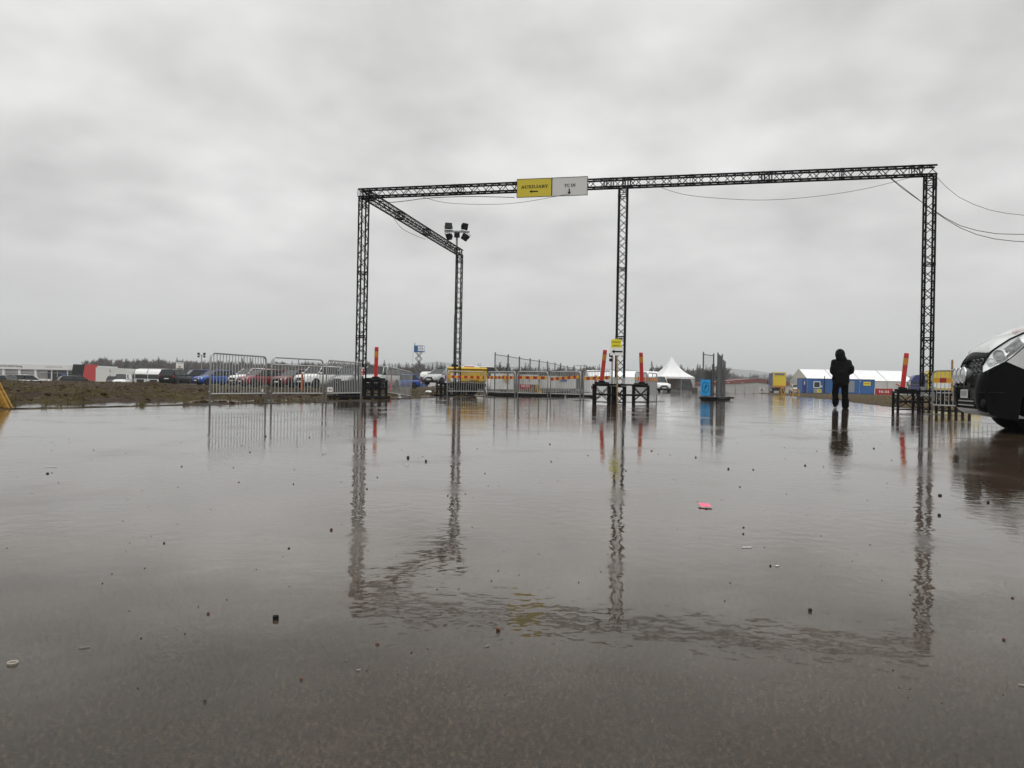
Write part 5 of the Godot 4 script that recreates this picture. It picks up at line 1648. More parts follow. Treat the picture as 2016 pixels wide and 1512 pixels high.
	slab("base", Vector3(0, 0.75, 0), Vector3(2.4, 0.7, 1.2), M.blue_cabin, l, 0.0, 0.04)
	for x in [-0.9, 0.9]:
		for z in [-1.0, 1.0]:
			wheel(l, Vector3(x, 0.38, 0.55 * z), 0.38, 0.25, z)
	for k in 5:
		for z in [-0.45, 0.45]:
			var y0 := 1.1 + 1.22 * k
			rod("scissor_arm", Vector3(-0.55, y0, z), Vector3(0.55, y0 + 1.22, z), 0.06, M.galv_dark, l, 6)
			rod("scissor_arm", Vector3(0.55, y0, z), Vector3(-0.55, y0 + 1.22, z), 0.06, M.galv_dark, l, 6)
	slab("platform", Vector3(0.1, 7.35, 0), Vector3(1.9, 0.2, 1.2), M.blue_cabin, l)
	for x in [-0.8, 0.0, 0.9]:
		for z in [-0.55, 0.55]:
			rod("guard_post", Vector3(x, 7.4, z), Vector3(x, 8.5, z), 0.035, M.blue_cabin, l, 6)
	for y in [7.9, 8.5]:
		for z in [-0.55, 0.55]:
			rod("guard_rail", Vector3(-0.8, y, z), Vector3(0.95, y, z), 0.035, M.blue_cabin, l, 6)
	slab("guard_sheet", Vector3(-0.45, 7.95, 0.56), Vector3(0.75, 1.0, 0.03), M.blue_cabin, l)
	slab("guard_sheet", Vector3(0.5, 7.95, 0.56), Vector3(0.6, 0.9, 0.03), M.plate, l)
	rod("operator_post", Vector3(-0.75, 8.4, 0.3), Vector3(-0.75, 9.0, 0.3), 0.08, M.navy, l)
	rod("stabiliser_pole", Vector3(-1.0, 0.3, 0.6), Vector3(-1.0, 7.4, 0.6), 0.03, M.steel_pole, l, 6)
	light_mast("slim twin floodlight mast far off, left of the first grey barrier", Vector3(-68.8, -1.3, -170), 7.2, 1.3, 2)
	light_mast("thin grey lamp mast standing behind the middle column", Vector3(13.0, 0, -100), 4.35, 0.35, 1)
	light_mast("distant lamp mast with a wide crossbar over the taped barriers", Vector3(13.4, 0, -150), 4.6, 2.0, 0)
	# hoop board above the lorries
	var h := thing("hoop_board", "white framed ball-game board rising behind the white trailer", "hoop board", Vector3(-86.6, -1.4, -200), 0.3)
	slab("board", Vector3(0, 5.4, 0), Vector3(1.7, 1.25, 0.06), M.white, h)
	slab("inner_square", Vector3(0, 5.15, 0.04), Vector3(0.7, 0.6, 0.03), M.beige, h)
	for q in [-0.85, 0.85]:
		rod("frame", Vector3(q, 0.0, -0.1), Vector3(q, 6.2, -0.1), 0.09, M.plate, h, 6)
	rod("frame", Vector3(-0.85, 6.2, -0.1), Vector3(0.85, 6.2, -0.1), 0.09, M.plate, h, 6)
	# white printed banners tied along the site behind the taped barriers
	var bx := [[-0.6, -46.5, 1.36, 0.95, "white printed banner with a yellow emblem behind the second taped barrier"], [0.98, -48.5, 1.36, 0.62, "white printed banner above the red number board"], [2.4, -53.0, 1.3, 0.85, "grey and white banner behind the fourth taped barrier"], [3.8, -54.0, 1.4, 0.85, "pale banner with blue marks at the end of the banner row"]]
	for k in 4:
		var b := thing("banner", bx[k][4], "banner", Vector3(bx[k][0], 0, bx[k][1]), 0.05, "banners behind the taped barriers")
		var sheet := B.new(); sheet.soft(true)
		var rows := []
		for j in 5:
			var row := []
			for i in 11:
				row.append(Vector3((i / 10.0 - 0.5) * bx[k][2], 1.22 - bx[k][3] * j / 4.0, 0.025 * sin(i * 1.3 + k) * (0.4 + j * 0.2)))
			rows.append(row)
		sheet.patch(rows)
		put(sheet, "sheet", M.paper_white if k == 0 else M.tent_wall, b)
		for s in [-0.5, 0.5]:
			rod("post", Vector3(s * bx[k][2], 0, -0.03), Vector3(s * bx[k][2], 1.3, -0.03), 0.02, M.steel_pole, b, 6)
		if k == 0:
			var e := B.new()
			e.prism([Vector2(-0.1, 0.15), Vector2(0.32, 0.15), Vector2(0.32, -0.1), Vector2(0.2, -0.3), Vector2(0.02, -0.2)], Transform3D(Basis(), Vector3(0.1, 0.98, 0.07)), 0.01)
			put(e, "emblem", M.tape_yellow, b)
		elif k == 3:
			slab("blue_mark", Vector3(-0.2, 0.95, 0.07), Vector3(0.5, 0.16, 0.01), M.blue_cabin, b)
		elif k == 1:
			slab("dark_mark", Vector3(0.12, 0.92, 0.07), Vector3(0.08, 0.36, 0.01), M.grey_ink, b)
	# concrete block by the pagoda and a warning board on the far tarmac
	var c := B.new()
	c.cbox(Vector3(0, 0.34, 0), Vector3(0.62, 0.68, 0.62), 0.03)
	var cb := put(c, "concrete_block", M.concrete)
	cb.position = Vector3(23.8, 0, -100)
	tag(cb, "rough dark concrete block at the right leg of the pagoda tent", "concrete block")
	var wb := thing("warning_board", "small white board with a red triangle on the far tarmac before the hangar", "sign", Vector3(35.8, 0, -110), 0.1)
	slab("board", Vector3(0, 0.62, 0), Vector3(0.85, 0.75, 0.03), M.plate, wb)
	var tri := B.new()
	tri.prism([Vector2(-0.28, -0.22), Vector2(0.28, -0.22), Vector2(0, 0.28)], Transform3D(Basis(), Vector3(0, 0.58, 0.02)), 0.01)
	put(tri, "triangle", M.tape_red, wb)
	for s in [-0.3, 0.3]:
		rod("leg", Vector3(s, 0, 0.1), Vector3(s, 0.6, -0.02), 0.02, M.steel_pole, wb, 6)
	# small machine with a red boom and a railed platform beside the marquee
	var m := thing("boom_lift", "small lift with a railed platform and pinkish boom before the marquee's right end", "boom lift", Vector3(45.3, 0, -88), 0.0)
	slab("base", Vector3(0.5, 0.35, 0), Vector3(1.6, 0.5, 0.9), M.seam, m, 0.0, 0.03)
	for x in [0.0, 1.0]:
		for z in [-1.0, 1.0]:
			wheel(m, Vector3(x, 0.26, 0.4 * z), 0.26, 0.2, z)
	rod("boom", Vector3(0.4, 0.6, 0), Vector3(-1.3, 1.5, 0), 0.09, mat("boom_red", Color(0.5, 0.16, 0.13), 0.5), m)
	for x in [-0.2, 0.6, 1.5]:
		rod("guard_post", Vector3(x, 0.6, 0.3), Vector3(x, 1.45, 0.3), 0.025, M.galv_dark, m, 6)
	for y in [1.05, 1.45]:
		rod("guard_rail", Vector3(-0.2, y, 0.3), Vector3(1.5, y, 0.3), 0.025, M.galv_dark, m, 6)


# ---------------------------------------------------------------- the person walking away
func smin(a: float, b: float, k: float) -> float:
	var h := clampf(0.5 + 0.5 * (b - a) / k, 0.0, 1.0)
	return lerpf(b, a, h) - k * h * (1.0 - h)

func skin_over(bones: Array, cell: float, blend: float) -> ArrayMesh:   # bones: [a, b, ra, rb, squash] meshed as one smooth skin by surface nets
	var lo := Vector3.ONE * 1e9
	var hi := -lo
	for b in bones:
		var r: float = maxf(b[2], b[3]) + blend + cell * 2
		for k in 2:
			lo = lo.min((b[k] as Vector3) - Vector3.ONE * r); hi = hi.max((b[k] as Vector3) + Vector3.ONE * r)
	var n := Vector3i(((hi - lo) / cell).ceil()) + Vector3i.ONE
	var f := PackedFloat32Array()
	f.resize(n.x * n.y * n.z)
	f.fill(1.0)
	for b in bones:
		var a: Vector3 = b[0]; var e: Vector3 = b[1]
		var ra: float = b[2]; var rb: float = b[3]
		var d := e - a
		var dd := maxf(d.length_squared(), 1e-9)
		var reach := maxf(ra, rb) + blend + cell * 2
		var l0 := Vector3i(((a.min(e) - Vector3.ONE * reach - lo) / cell).floor()).clamp(Vector3i.ZERO, n - Vector3i.ONE)
		var l1 := Vector3i(((a.max(e) + Vector3.ONE * reach - lo) / cell).ceil()).clamp(Vector3i.ZERO, n - Vector3i.ONE)
		var sq: float = b[4] if b.size() > 4 else 1.0     # depth squash along z
		for z in range(l0.z, l1.z + 1):
			for y in range(l0.y, l1.y + 1):
				for x in range(l0.x, l1.x + 1):
					var p := lo + Vector3(x, y, z) * cell
					var q := p - a
					var t := clampf(q.dot(d) / dd, 0.0, 1.0)
					var v := q - d * t
					v.z /= sq
					var s := v.length() - lerpf(ra, rb, t)
					var i := (z * n.y + y) * n.x + x
					f[i] = smin(f[i], s, blend)
	var ids := PackedInt32Array()
	ids.resize(f.size())
	ids.fill(-1)
	var pts := PackedVector3Array()
	var nx := n.x; var nxy := n.x * n.y
	var off := [0, 1, nx, nx + 1, nxy, nxy + 1, nxy + nx, nxy + nx + 1]
	for z in n.z - 1:
		for y in n.y - 1:
			for x in nx - 1:
				var i := z * nxy + y * nx + x
				var inside := 0
				for o in off:
					if f[i + o] < 0.0: inside += 1
				if inside == 0 or inside == 8: continue
				var c := Vector3.ZERO
				var m := 0
				for k in 8:
					for bit in [1, 2, 4]:
						if k & bit: continue
						var va := f[i + off[k]]; var vb := f[i + off[k | bit]]
						if (va < 0.0) == (vb < 0.0): continue
						var t := va / (va - vb)
						var pa := Vector3(k & 1, (k >> 1) & 1, (k >> 2) & 1)
						var pb := Vector3((k | bit) & 1, ((k | bit) >> 1) & 1, ((k | bit) >> 2) & 1)
						c += pa.lerp(pb, t); m += 1
				ids[i] = pts.size()
				pts.append(lo + (Vector3(x, y, z) + c / m) * cell)
	var st := SurfaceTool.new()
	st.begin(Mesh.PRIMITIVE_TRIANGLES)
	st.set_smooth_group(0)
	for p in pts:
		st.add_vertex(p)
	for z in range(1, n.z - 1):
		for y in range(1, n.y - 1):
			for x in range(1, nx - 1):
				var i := z * nxy + y * nx + x
				var ins := f[i] < 0.0
				for ax in 3:
					var step: int = [1, nx, nxy][ax]
					if (f[i + step] < 0.0) == ins: continue
					var u: int = [nx, nxy, 1][ax]; var w: int = [nxy, 1, nx][ax]
					var q := [ids[i - u - w], ids[i - w], ids[i], ids[i - u]]
					if q.min() < 0: continue
					var order := [0, 2, 1, 0, 3, 2] if ins else [0, 1, 2, 0, 2, 3]
					for k in order:
						st.add_index(q[k])
	st.generate_normals()
	return st.commit()

func hand_bones(c: Vector3, along: Vector3, across: Vector3, palm: Vector3, s: float) -> Array:   # palm, four fingers of different lengths bent twice, a thumb from the side
	var out := [[c - along * 0.03, c + along * 0.045, 0.026, 0.030, 1.0], [c - along * 0.02 + across * 0.018, c + along * 0.04 + across * 0.02, 0.020, 0.022, 1.0], [c - along * 0.02 - across * 0.018, c + along * 0.04 - across * 0.02, 0.020, 0.022, 1.0]]
	for k in 4:
		var r := c + along * 0.06 + across * (0.030 - 0.02 * k)
		var l: float = [0.070, 0.078, 0.072, 0.056][k]
		var m := r + (along * 0.85 + palm * 0.5).normalized() * l * 0.5
		var e := m + (along * 0.3 + palm * 0.95).normalized() * l * 0.32
		var g := e + (palm * 0.9 - along * 0.35).normalized() * l * 0.26
		out.append([r, m, 0.0095, 0.009]); out.append([m, e, 0.009, 0.0085]); out.append([e, g, 0.0085, 0.0075])
	var th := c - along * 0.005 + across * 0.03 * s
	var t1 := th + (across * s * 0.8 + along * 0.6 + palm * 0.3).normalized() * 0.045
	out.append([th, t1, 0.012, 0.0105]); out.append([t1, t1 + (along * 0.9 + palm * 0.5).normalized() * 0.035, 0.0105, 0.009])
	return out

func walker() -> void:
	# faces away (local -z ahead), stride with the left heel lifting
	var t := thing("person", "person in a dark hooded jacket and dark trousers walking away over the wet tarmac", "person", Vector3(10.12, 0, -23.65), -0.25)
	var hipl := Vector3(-0.10, 0.92, 0.0); var hipr := Vector3(0.10, 0.92, 0.0)
	var kneel := Vector3(-0.145, 0.50, -0.05); var kneer := Vector3(0.13, 0.50, -0.04)
	var ankl := Vector3(-0.155, 0.17, 0.12); var ankr := Vector3(0.14, 0.09, 0.02)
	var chest := Vector3(0.0, 1.28, 0.0); var neck := Vector3(0.0, 1.50, -0.02); var head := Vector3(-0.035, 1.66, -0.055)
	var shl := Vector3(-0.20, 1.42, 0.0); var shr := Vector3(0.21, 1.41, 0.0)
	var ell := Vector3(-0.235, 1.14, 0.02); var elr := Vector3(0.27, 1.15, 0.05)
	var wrl := Vector3(-0.16, 1.03, -0.16); var wrr := Vector3(0.15, 1.04, -0.17)
	# one continuous body
	var body := [[hipl, hipr, 0.11, 0.11], [Vector3(0, 0.92, 0), chest, 0.12, 0.135, 0.8], [chest, Vector3(0, 1.42, 0), 0.14, 0.11, 0.8], [shl, shr, 0.06, 0.06], [neck - Vector3(0, 0.06, 0), head - Vector3(0, 0.06, 0), 0.052, 0.052],
		[hipl, kneel, 0.075, 0.05], [kneel, ankl, 0.048, 0.034], [hipr, kneer, 0.075, 0.05], [kneer, ankr, 0.048, 0.034], [shl, ell, 0.046, 0.036], [ell, wrl, 0.034, 0.024], [shr, elr, 0.046, 0.036], [elr, wrr, 0.034, 0.024]]
	body.append_array(hand_bones(wrl + Vector3(0.05, 0.0, -0.03), Vector3(0.82, -0.1, -0.56).normalized(), Vector3(0.1, 0.99, 0.0).normalized(), Vector3(0.55, 0, 0.83).normalized(), 1.0))
	body.append_array(hand_bones(wrr + Vector3(-0.05, 0.0, -0.03), Vector3(-0.82, -0.1, -0.56).normalized(), Vector3(-0.1, 0.99, 0.0).normalized(), Vector3(-0.55, 0, 0.83).normalized(), 1.0))
	put(skin_over(body, 0.012, 0.02), "body", M.skin, t)
	var hd := [[head + Vector3(0, 0.02, 0.015), head + Vector3(0, 0.05, 0.01), 0.092, 0.088], [head - Vector3(0, 0.05, 0.03), head - Vector3(0, 0.09, 0.045), 0.062, 0.045], [head + Vector3(0, 0.0, -0.085), head + Vector3(0, -0.035, -0.105), 0.012, 0.017],
		[head + Vector3(0, -0.072, -0.088), head + Vector3(0, -0.074, -0.09), 0.02, 0.02], [head + Vector3(-0.033, 0.028, -0.08), head + Vector3(0.033, 0.028, -0.08), 0.014, 0.014],
		[head + Vector3(-0.088, -0.02, 0.01), head + Vector3(-0.09, 0.02, 0.018), 0.012, 0.014], [head + Vector3(0.088, -0.02, 0.01), head + Vector3(0.09, 0.02, 0.018), 0.012, 0.014], [head - Vector3(0, 0.10, 0), neck, 0.05, 0.055]]
	put(skin_over(hd, 0.006, 0.018), "head", M.skin, t)
	for s in [-1, 1]:
		var eye := SphereMesh.new()
		eye.radius = 0.011; eye.height = 0.022; eye.radial_segments = 12; eye.rings = 6
		put(eye, "eye", M.plate, t).position = head + Vector3(0.031 * s, 0.008, -0.083)
	# trousers, loose and creased over the shoes
	var tr := [[hipl, hipr, 0.155, 0.15, 0.85], [hipl, kneel + Vector3(0, 0.0, 0), 0.125, 0.09], [kneel, ankl + Vector3(0, -0.03, 0), 0.09, 0.08], [hipr, kneer, 0.125, 0.092], [kneer, ankr + Vector3(0, -0.02, 0), 0.092, 0.088],
		[ankl + Vector3(0, 0.10, 0), ankl + Vector3(-0.01, 0.02, 0.02), 0.098, 0.092], [ankr + Vector3(0, 0.16, 0), ankr + Vector3(0.005, 0.0, 0.0), 0.10, 0.10], [kneel + Vector3(0.0, -0.1, 0.05), kneel + Vector3(-0.03, -0.12, 0.05), 0.06, 0.05], [kneer + Vector3(-0.02, -0.08, 0.06), kneer + Vector3(0.03, -0.1, 0.06), 0.05, 0.05]]
	put(skin_over(tr, 0.016, 0.035), "trousers", M.trousers, t)
	# jacket with bunched sleeves and a hem below the hips
	var jk := [[Vector3(0, 0.84, 0.0), Vector3(0, 1.08, 0.0), 0.20, 0.205, 0.80], [Vector3(-0.075, 0.84, 0), Vector3(-0.07, 1.1, 0), 0.165, 0.165, 0.9], [Vector3(0.085, 0.84, 0), Vector3(0.08, 1.1, 0), 0.165, 0.165, 0.9], [Vector3(-0.06, 1.1, 0.0), Vector3(-0.07, 1.36, 0.0), 0.175, 0.150, 0.85],
		[Vector3(0.07, 1.1, 0.0), Vector3(0.08, 1.36, 0.0), 0.18, 0.155, 0.85], [Vector3(-0.14, 1.405, 0), Vector3(0.15, 1.40, 0), 0.095, 0.10], [shl, ell, 0.092, 0.082], [ell, wrl, 0.082, 0.062], [shr, elr, 0.098, 0.09], [elr, wrr, 0.088, 0.066],
		[ell + Vector3(0.0, 0.08, 0.02), ell + Vector3(0.02, 0.1, 0.03), 0.085, 0.08], [elr + Vector3(0.0, 0.06, 0.02), elr + Vector3(0.01, 0.10, 0.02), 0.095, 0.09], [neck - Vector3(0, 0.05, -0.03), neck + Vector3(0, 0.02, 0), 0.105, 0.10]]
	put(skin_over(jk, 0.016, 0.04), "jacket", M.jacket, t)
	# hood drawn over the head, its peak jutting to the left
	var ho := [[head + Vector3(0.0, 0.0, 0.04), head + Vector3(0.005, 0.05, 0.03), 0.134, 0.128], [head + Vector3(0.02, -0.12, 0.07), head + Vector3(0.01, 0.0, 0.05), 0.138, 0.136], [neck + Vector3(-0.03, 0.0, 0.03), neck + Vector3(0.05, 0.0, 0.04), 0.115, 0.115], [head + Vector3(-0.03, 0.05, -0.03), head + Vector3(-0.065, 0.0, -0.09), 0.085, 0.055], [head + Vector3(0.05, 0.0, 0.0), head + Vector3(0.05, 0.02, -0.05), 0.07, 0.05]]
	put(skin_over(ho, 0.013, 0.035), "hood", M.jacket, t)
	for k in 2:
		var a: Vector3 = [ankl, ankr][k]
		var lift := k == 0
		var sh: Array
		if lift: sh = [[a + Vector3(0, -0.05, 0.03), a + Vector3(0, -0.095, -0.10), 0.044, 0.042], [a + Vector3(0, -0.10, -0.09), a + Vector3(-0.005, -0.125, -0.17), 0.042, 0.034]]
		else: sh = [[a + Vector3(0, -0.035, 0.03), a + Vector3(0, -0.045, -0.10), 0.046, 0.042], [a + Vector3(0, -0.05, -0.09), a + Vector3(0.005, -0.055, -0.18), 0.042, 0.034]]
		put(skin_over(sh, 0.010, 0.02), "shoe", M.shoe, t)
		var so := B.new()
		so.cbox(Vector3.ZERO, Vector3(0.088, 0.022, 0.27), 0.008)
		var o := put(so, "sole", M.sole if lift else M.shoe, t)
		o.position = a + (Vector3(0, -0.125, -0.06) if lift else Vector3(0, -0.079, -0.075))
		o.rotation.x = 0.30 if lift else 0.0
	# thin stake leaning in the verge behind
	var stick := thing("marker_stake", "thin pale stake leaning in the verge, behind the walking person's left leg", "stake", Vector3(19.25, 0.05, -46.6))
	rod("stake", Vector3.ZERO, Vector3(0.22, 0.62, 0.0), 0.017, M.wood, stick, 6)


# ---------------------------------------------------------------- the van at the right edge
func parked_van() -> void:
	# local axes: x to the van's nose, y up, z across it from the near side (0) to the far side (2)
	var t := thing("parked_van", "white and black van with extra round lamps, cut off by the right edge, nearest vehicle", "van", Vector3(6.79, 0, -10.19))
	t.basis = Basis(Vector3(-0.93558, 0, -0.35310), Vector3.UP, Vector3(0.35310, 0, -0.93558))
	var two := func(p: Array) -> Array:     # completes a list given for the near half
		var q := p.duplicate()
		for k in range(p.size() - 1, -1, -1):
			if (p[k] as Vector3).z < 0.999:
				q.append(Vector3(p[k].x, p[k].y, 2.0 - p[k].z))
		return q
	# front bumper, wrapped round both corners
	var b := B.new(); b.soft(true)
	var rows := []
	for l in [[0.235, -0.16, 0.10], [0.30, -0.045, 0.02], [0.40, -0.012, 0.0], [0.56, 0.0, 0.0], [0.68, -0.012, 0.0], [0.76, -0.035, 0.0], [0.815, -0.065, 0.0]]:
		var p := []
		for q in [[0.0, 0.30], [0.004, 0.385], [0.03, 0.45], [0.085, 0.50], [0.17, 0.525], [0.28, 0.522], [0.345, 0.505], [0.375, 0.475], [0.7, 0.485], [1.0, 0.49]]:
			p.append(Vector3(q[1] + l[1], l[0], q[0] + l[2] * (1.0 - q[0])))
		rows.append(two.call(p))
	b.patch(rows)
	put(b, "bumper", M.van_black, t)
	for s in [0, 1]:
		var z := 0.004 if s == 0 else 1.996
		var sp := B.new()
		var poly := [Vector2(0.405, 0.845), Vector2(0.328, 0.894), Vector2(0.206, 0.963), Vector2(0.0, 0.863), Vector2(-0.15, 0.80), Vector2(-0.36, 0.765), Vector2(-0.95, 0.72), Vector2(-0.95, 0.34), Vector2(-0.752, 0.34)]
		for k in 13:
			var a := PI - PI * k / 12.0
			poly.append(Vector2(-0.36 + 0.392 * cos(a), 0.36 + 0.392 * sin(a)))
		poly.append_array([Vector2(0.034, 0.30), Vector2(0.06, 0.185), Vector2(0.25, 0.20), Vector2(0.385, 0.25), Vector2(0.42, 0.34), Vector2(0.44, 0.56)])
		sp.prism(poly, Transform3D(Basis(), Vector3(0, 0, z + (0.01 if s == 0 else -0.01))), 0.02)
		put(sp, "wing_moulding", M.van_black, t)
		var fe := B.new()
		fe.prism([Vector2(0.206, 0.965), Vector2(0.006, 1.153), Vector2(-0.13, 1.29), Vector2(-0.30, 1.40), Vector2(-0.62, 1.46), Vector2(-0.62, 0.748), Vector2(-0.36, 0.768), Vector2(-0.15, 0.802), Vector2(0.0, 0.865)], Transform3D(Basis(), Vector3(0, 0, z + (0.012 if s == 0 else -0.012))), 0.03)
		put(fe, "front_wing", M.van_white, t)
		var wa := B.new(); wa.soft(true)
		wa.lathe([Vector2(0.0, 0.5), Vector2(0.39, 0.5), Vector2(0.39, 0.02)], Transform3D(Basis(Vector3(1, 0, 0), Vector3(0, 0, 1 if s == 0 else -1), Vector3(0, -1 if s == 0 else 1, 0)), Vector3(-0.36, 0.36, z)), 28)
		put(wa, "wheel_arch", M.rubber, t)
		wheel(t, Vector3(-0.36, 0.36, 0.14 if s == 0 else 1.86), 0.36, 0.22, -1.0 if s == 0 else 1.0, M.plastic)
		wheel(t, Vector3(-3.45, 0.36, 0.14 if s == 0 else 1.86), 0.36, 0.22, -1.0 if s == 0 else 1.0, M.plastic)
	# crease of the bumper and the fog lamp in it
	var cr := B.new(); cr.soft(true)
	cr.path([Vector3(0.508, 0.545, 0.10), Vector3(0.455, 0.545, 0.027), Vector3(0.39, 0.548, -0.001), Vector3(0.22, 0.55, -0.002)], 0.006, 6)
	put(cr, "bumper_crease", M.plastic, t)
	var fg := B.new(); fg.soft(true)
	fg.lathe([Vector2(0.0, 0.012), Vector2(0.05, 0.006), Vector2(0.062, -0.01)], Transform3D(Basis(Vector3(0.3, 0, 0.95).normalized(), Vector3(0.75, 0, -0.66).normalized(), Vector3(0, 1, 0)), Vector3(0.462, 0.40, 0.045)), 16)
	put(fg, "fog_lamp", M.plastic, t)
	# bonnet, swept up from the grille lip to the windscreen
	var bo := B.new(); bo.soft(true)
	var br := []
	# rows run from the lip to the rear; each from the near edge along the headlight to the crown
	for q in [[[0.345, 1.085, 0.21], [0.385, 1.105, 0.45], [0.405, 1.125, 0.75], [0.41, 1.135, 1.0]], [[0.33, 1.112, 0.205], [0.375, 1.155, 0.45], [0.392, 1.18, 0.75], [0.395, 1.19, 1.0]], [[0.275, 1.155, 0.20], [0.31, 1.215, 0.45], [0.322, 1.242, 0.75], [0.325, 1.252, 1.0]], [[0.20, 1.213, 0.19], [0.22, 1.285, 0.45], [0.235, 1.312, 0.75], [0.238, 1.318, 1.0]], [[0.125, 1.272, 0.175], [0.14, 1.335, 0.45], [0.15, 1.362, 0.75], [0.152, 1.37, 1.0]], [[-0.026, 1.353, 0.16], [-0.01, 1.41, 0.45], [-0.005, 1.432, 0.75], [0.0, 1.44, 1.0]], [[-0.24, 1.43, 0.14], [-0.23, 1.485, 0.45], [-0.22, 1.512, 0.75], [-0.22, 1.52, 1.0]], [[-0.62, 1.49, 0.10], [-0.62, 1.555, 0.45], [-0.62, 1.58, 0.75], [-0.62, 1.59, 1.0]]]:
		var p := []
		for v in q:
			p.append(Vector3(v[0], v[1], v[2]))
		br.append(two.call(p))
	bo.patch(br)
	put(bo, "bonnet", M.van_white, t)
	# flush lines and badges on the bonnet
	for z in [0.36, 0.46, 1.54, 1.64]:
		var rs := B.new(); rs.soft(true)
		var rr := []
		for k in 8:
			var q := k / 7.0
			var a := Vector3(0.05 - 0.6 * q, 0, z)
			a.y = lerpf(1.372, 1.553, pow(q, 0.62)) + (0.012 if z > 0.4 and z < 1.6 else -0.006)
			rr.append([a + Vector3(0, 0.006, -0.022), a + Vector3(0, 0.008, 0.022)])
		rs.patch(rr)
		put(rs, "red_stripe", M.tape_red, t)
	for s in [0, 1]:
		var mz := func(v: Vector3) -> Vector3: return v if s == 0 else Vector3(v.x, v.y, 2.0 - v.z)
		# headlight: reflector pan, bowls and clear cover
		var low := [Vector3(0.462, 0.812, 0.065), Vector3(0.405, 0.847, 0.035), Vector3(0.328, 0.896, 0.02), Vector3(0.206, 0.965, 0.012), Vector3(0.10, 1.06, 0.012), Vector3(0.006, 1.155, 0.012), Vector3(-0.13, 1.292, 0.012)]
		var upp := [Vector3(0.430, 0.915, 0.23), Vector3(0.392, 1.012, 0.215), Vector3(0.335, 1.098, 0.205), Vector3(0.275, 1.15, 0.195), Vector3(0.125, 1.266, 0.17), Vector3(-0.026, 1.347, 0.155), Vector3(-0.20, 1.412, 0.14)]
		var pan := B.new(); pan.soft(true)
		var cov := B.new(); cov.soft(true)
		var pr := []
		var cvr := []
		for j in 5:
			var q := j / 4.0
			var r1 := []
			var r2 := []
			for i in 7:
				var m: Vector3 = (low[i] as Vector3).lerp(upp[i], q)
				var out := Vector3(0.35, 0.1, -0.93) * sin(q * PI)
				r1.append(mz.call(m - out * 0.055 * sin((i + 0.6) / 7.2 * PI)))
				r2.append(mz.call(m + out * 0.030))
			pr.append(r1); cvr.append(r2)
		pan.patch(pr)
		put(pan, "headlight_reflector", M.chrome, t)
		cov.patch(cvr)
		put(cov, "headlight_cover", M.clear, t)
		var tr := B.new(); tr.soft(true)
		var up2 := []
		for v in upp: up2.append(mz.call(v + Vector3(0.008, 0.008, -0.006)))
		tr.path(up2, 0.012, 6)
		var lo2 := []
		for v in low: lo2.append(mz.call(v + Vector3(0.004, -0.004, -0.006)))
		tr.path(lo2, 0.008, 6)
		put(tr, "headlight_seal", M.plastic, t)
		var face := Vector3(0.45, 0.1, -0.89) if s == 0 else Vector3(0.45, 0.1, 0.89)
		for bowl in [[Vector3(0.272, 1.055, 0.115), 0.066, "headlight_lens", M.lamp_glass], [Vector3(0.355, 0.955, 0.125), 0.056, "headlight_lens", M.headlamp], [Vector3(0.13, 1.135, 0.115), 0.036, "indicator_bulb", M.lamp_glass]]:
			var bw := B.new(); bw.soft(true)
			var y := face.normalized()
			var x := y.cross(Vector3.UP).normalized()
			bw.lathe([Vector2(0.0, 0.012), Vector2(bowl[1] * 0.6, 0.008), Vector2(bowl[1] * 0.88, -0.008), Vector2(bowl[1], 0.012), Vector2(bowl[1] * 1.08, 0.0), Vector2(bowl[1] * 0.9, -0.05)], Transform3D(Basis(x, y, x.cross(y)), mz.call(bowl[0])), 24)
			put(bw, bowl[2], bowl[3], t)
		for fin in [[Vector3(0.19, 1.03, 0.075), Vector3(0.02, 1.22, 0.09)], [Vector3(0.34, 0.90, 0.075), Vector3(0.22, 1.0, 0.07)], [Vector3(0.20, 1.13, 0.14), Vector3(0.03, 1.28, 0.135)]]:
			var fb := B.new(); fb.soft(true)
			fb.tube(mz.call(fin[0]), mz.call(fin[1]), 0.010, 0.016, 8)
			put(fb, "reflector_fin", M.galv_dark, t)
	# grille: dark recess with open hexagonal cells
	var gp := B.new(); gp.soft(true)
	var g1 := []
	for y in [[0.78, 0.375], [0.90, 0.35], [1.02, 0.34], [1.10, 0.36]]:
		var p := []
		for z in [0.22, 0.5, 1.0, 1.5, 1.78]:
			p.append(Vector3(y[1] + 0.02 * (1.0 - absf(z - 1.0)), y[0], z))
		g1.append(p)
	gp.patch(g1)
	put(gp, "grille_recess", M.plastic, t)
	var lip := B.new()
	lip.soft(true)
	lip.patch([two.call([Vector3(0.348, 1.08, 0.212), Vector3(0.389, 1.10, 0.45), Vector3(0.409, 1.12, 0.75), Vector3(0.414, 1.13, 1.0)]), two.call([Vector3(0.366, 1.05, 0.215), Vector3(0.405, 1.068, 0.45), Vector3(0.424, 1.085, 0.75), Vector3(0.429, 1.09, 1.0)]), two.call([Vector3(0.372, 1.008, 0.22), Vector3(0.410, 1.022, 0.45), Vector3(0.430, 1.035, 0.75), Vector3(0.434, 1.04, 1.0)]), two.call([Vector3(0.355, 0.995, 0.22), Vector3(0.38, 1.008, 0.45), Vector3(0.39, 1.02, 0.75), Vector3(0.39, 1.025, 1.0)])])
	put(lip, "grille_lip", M.van_black, t)
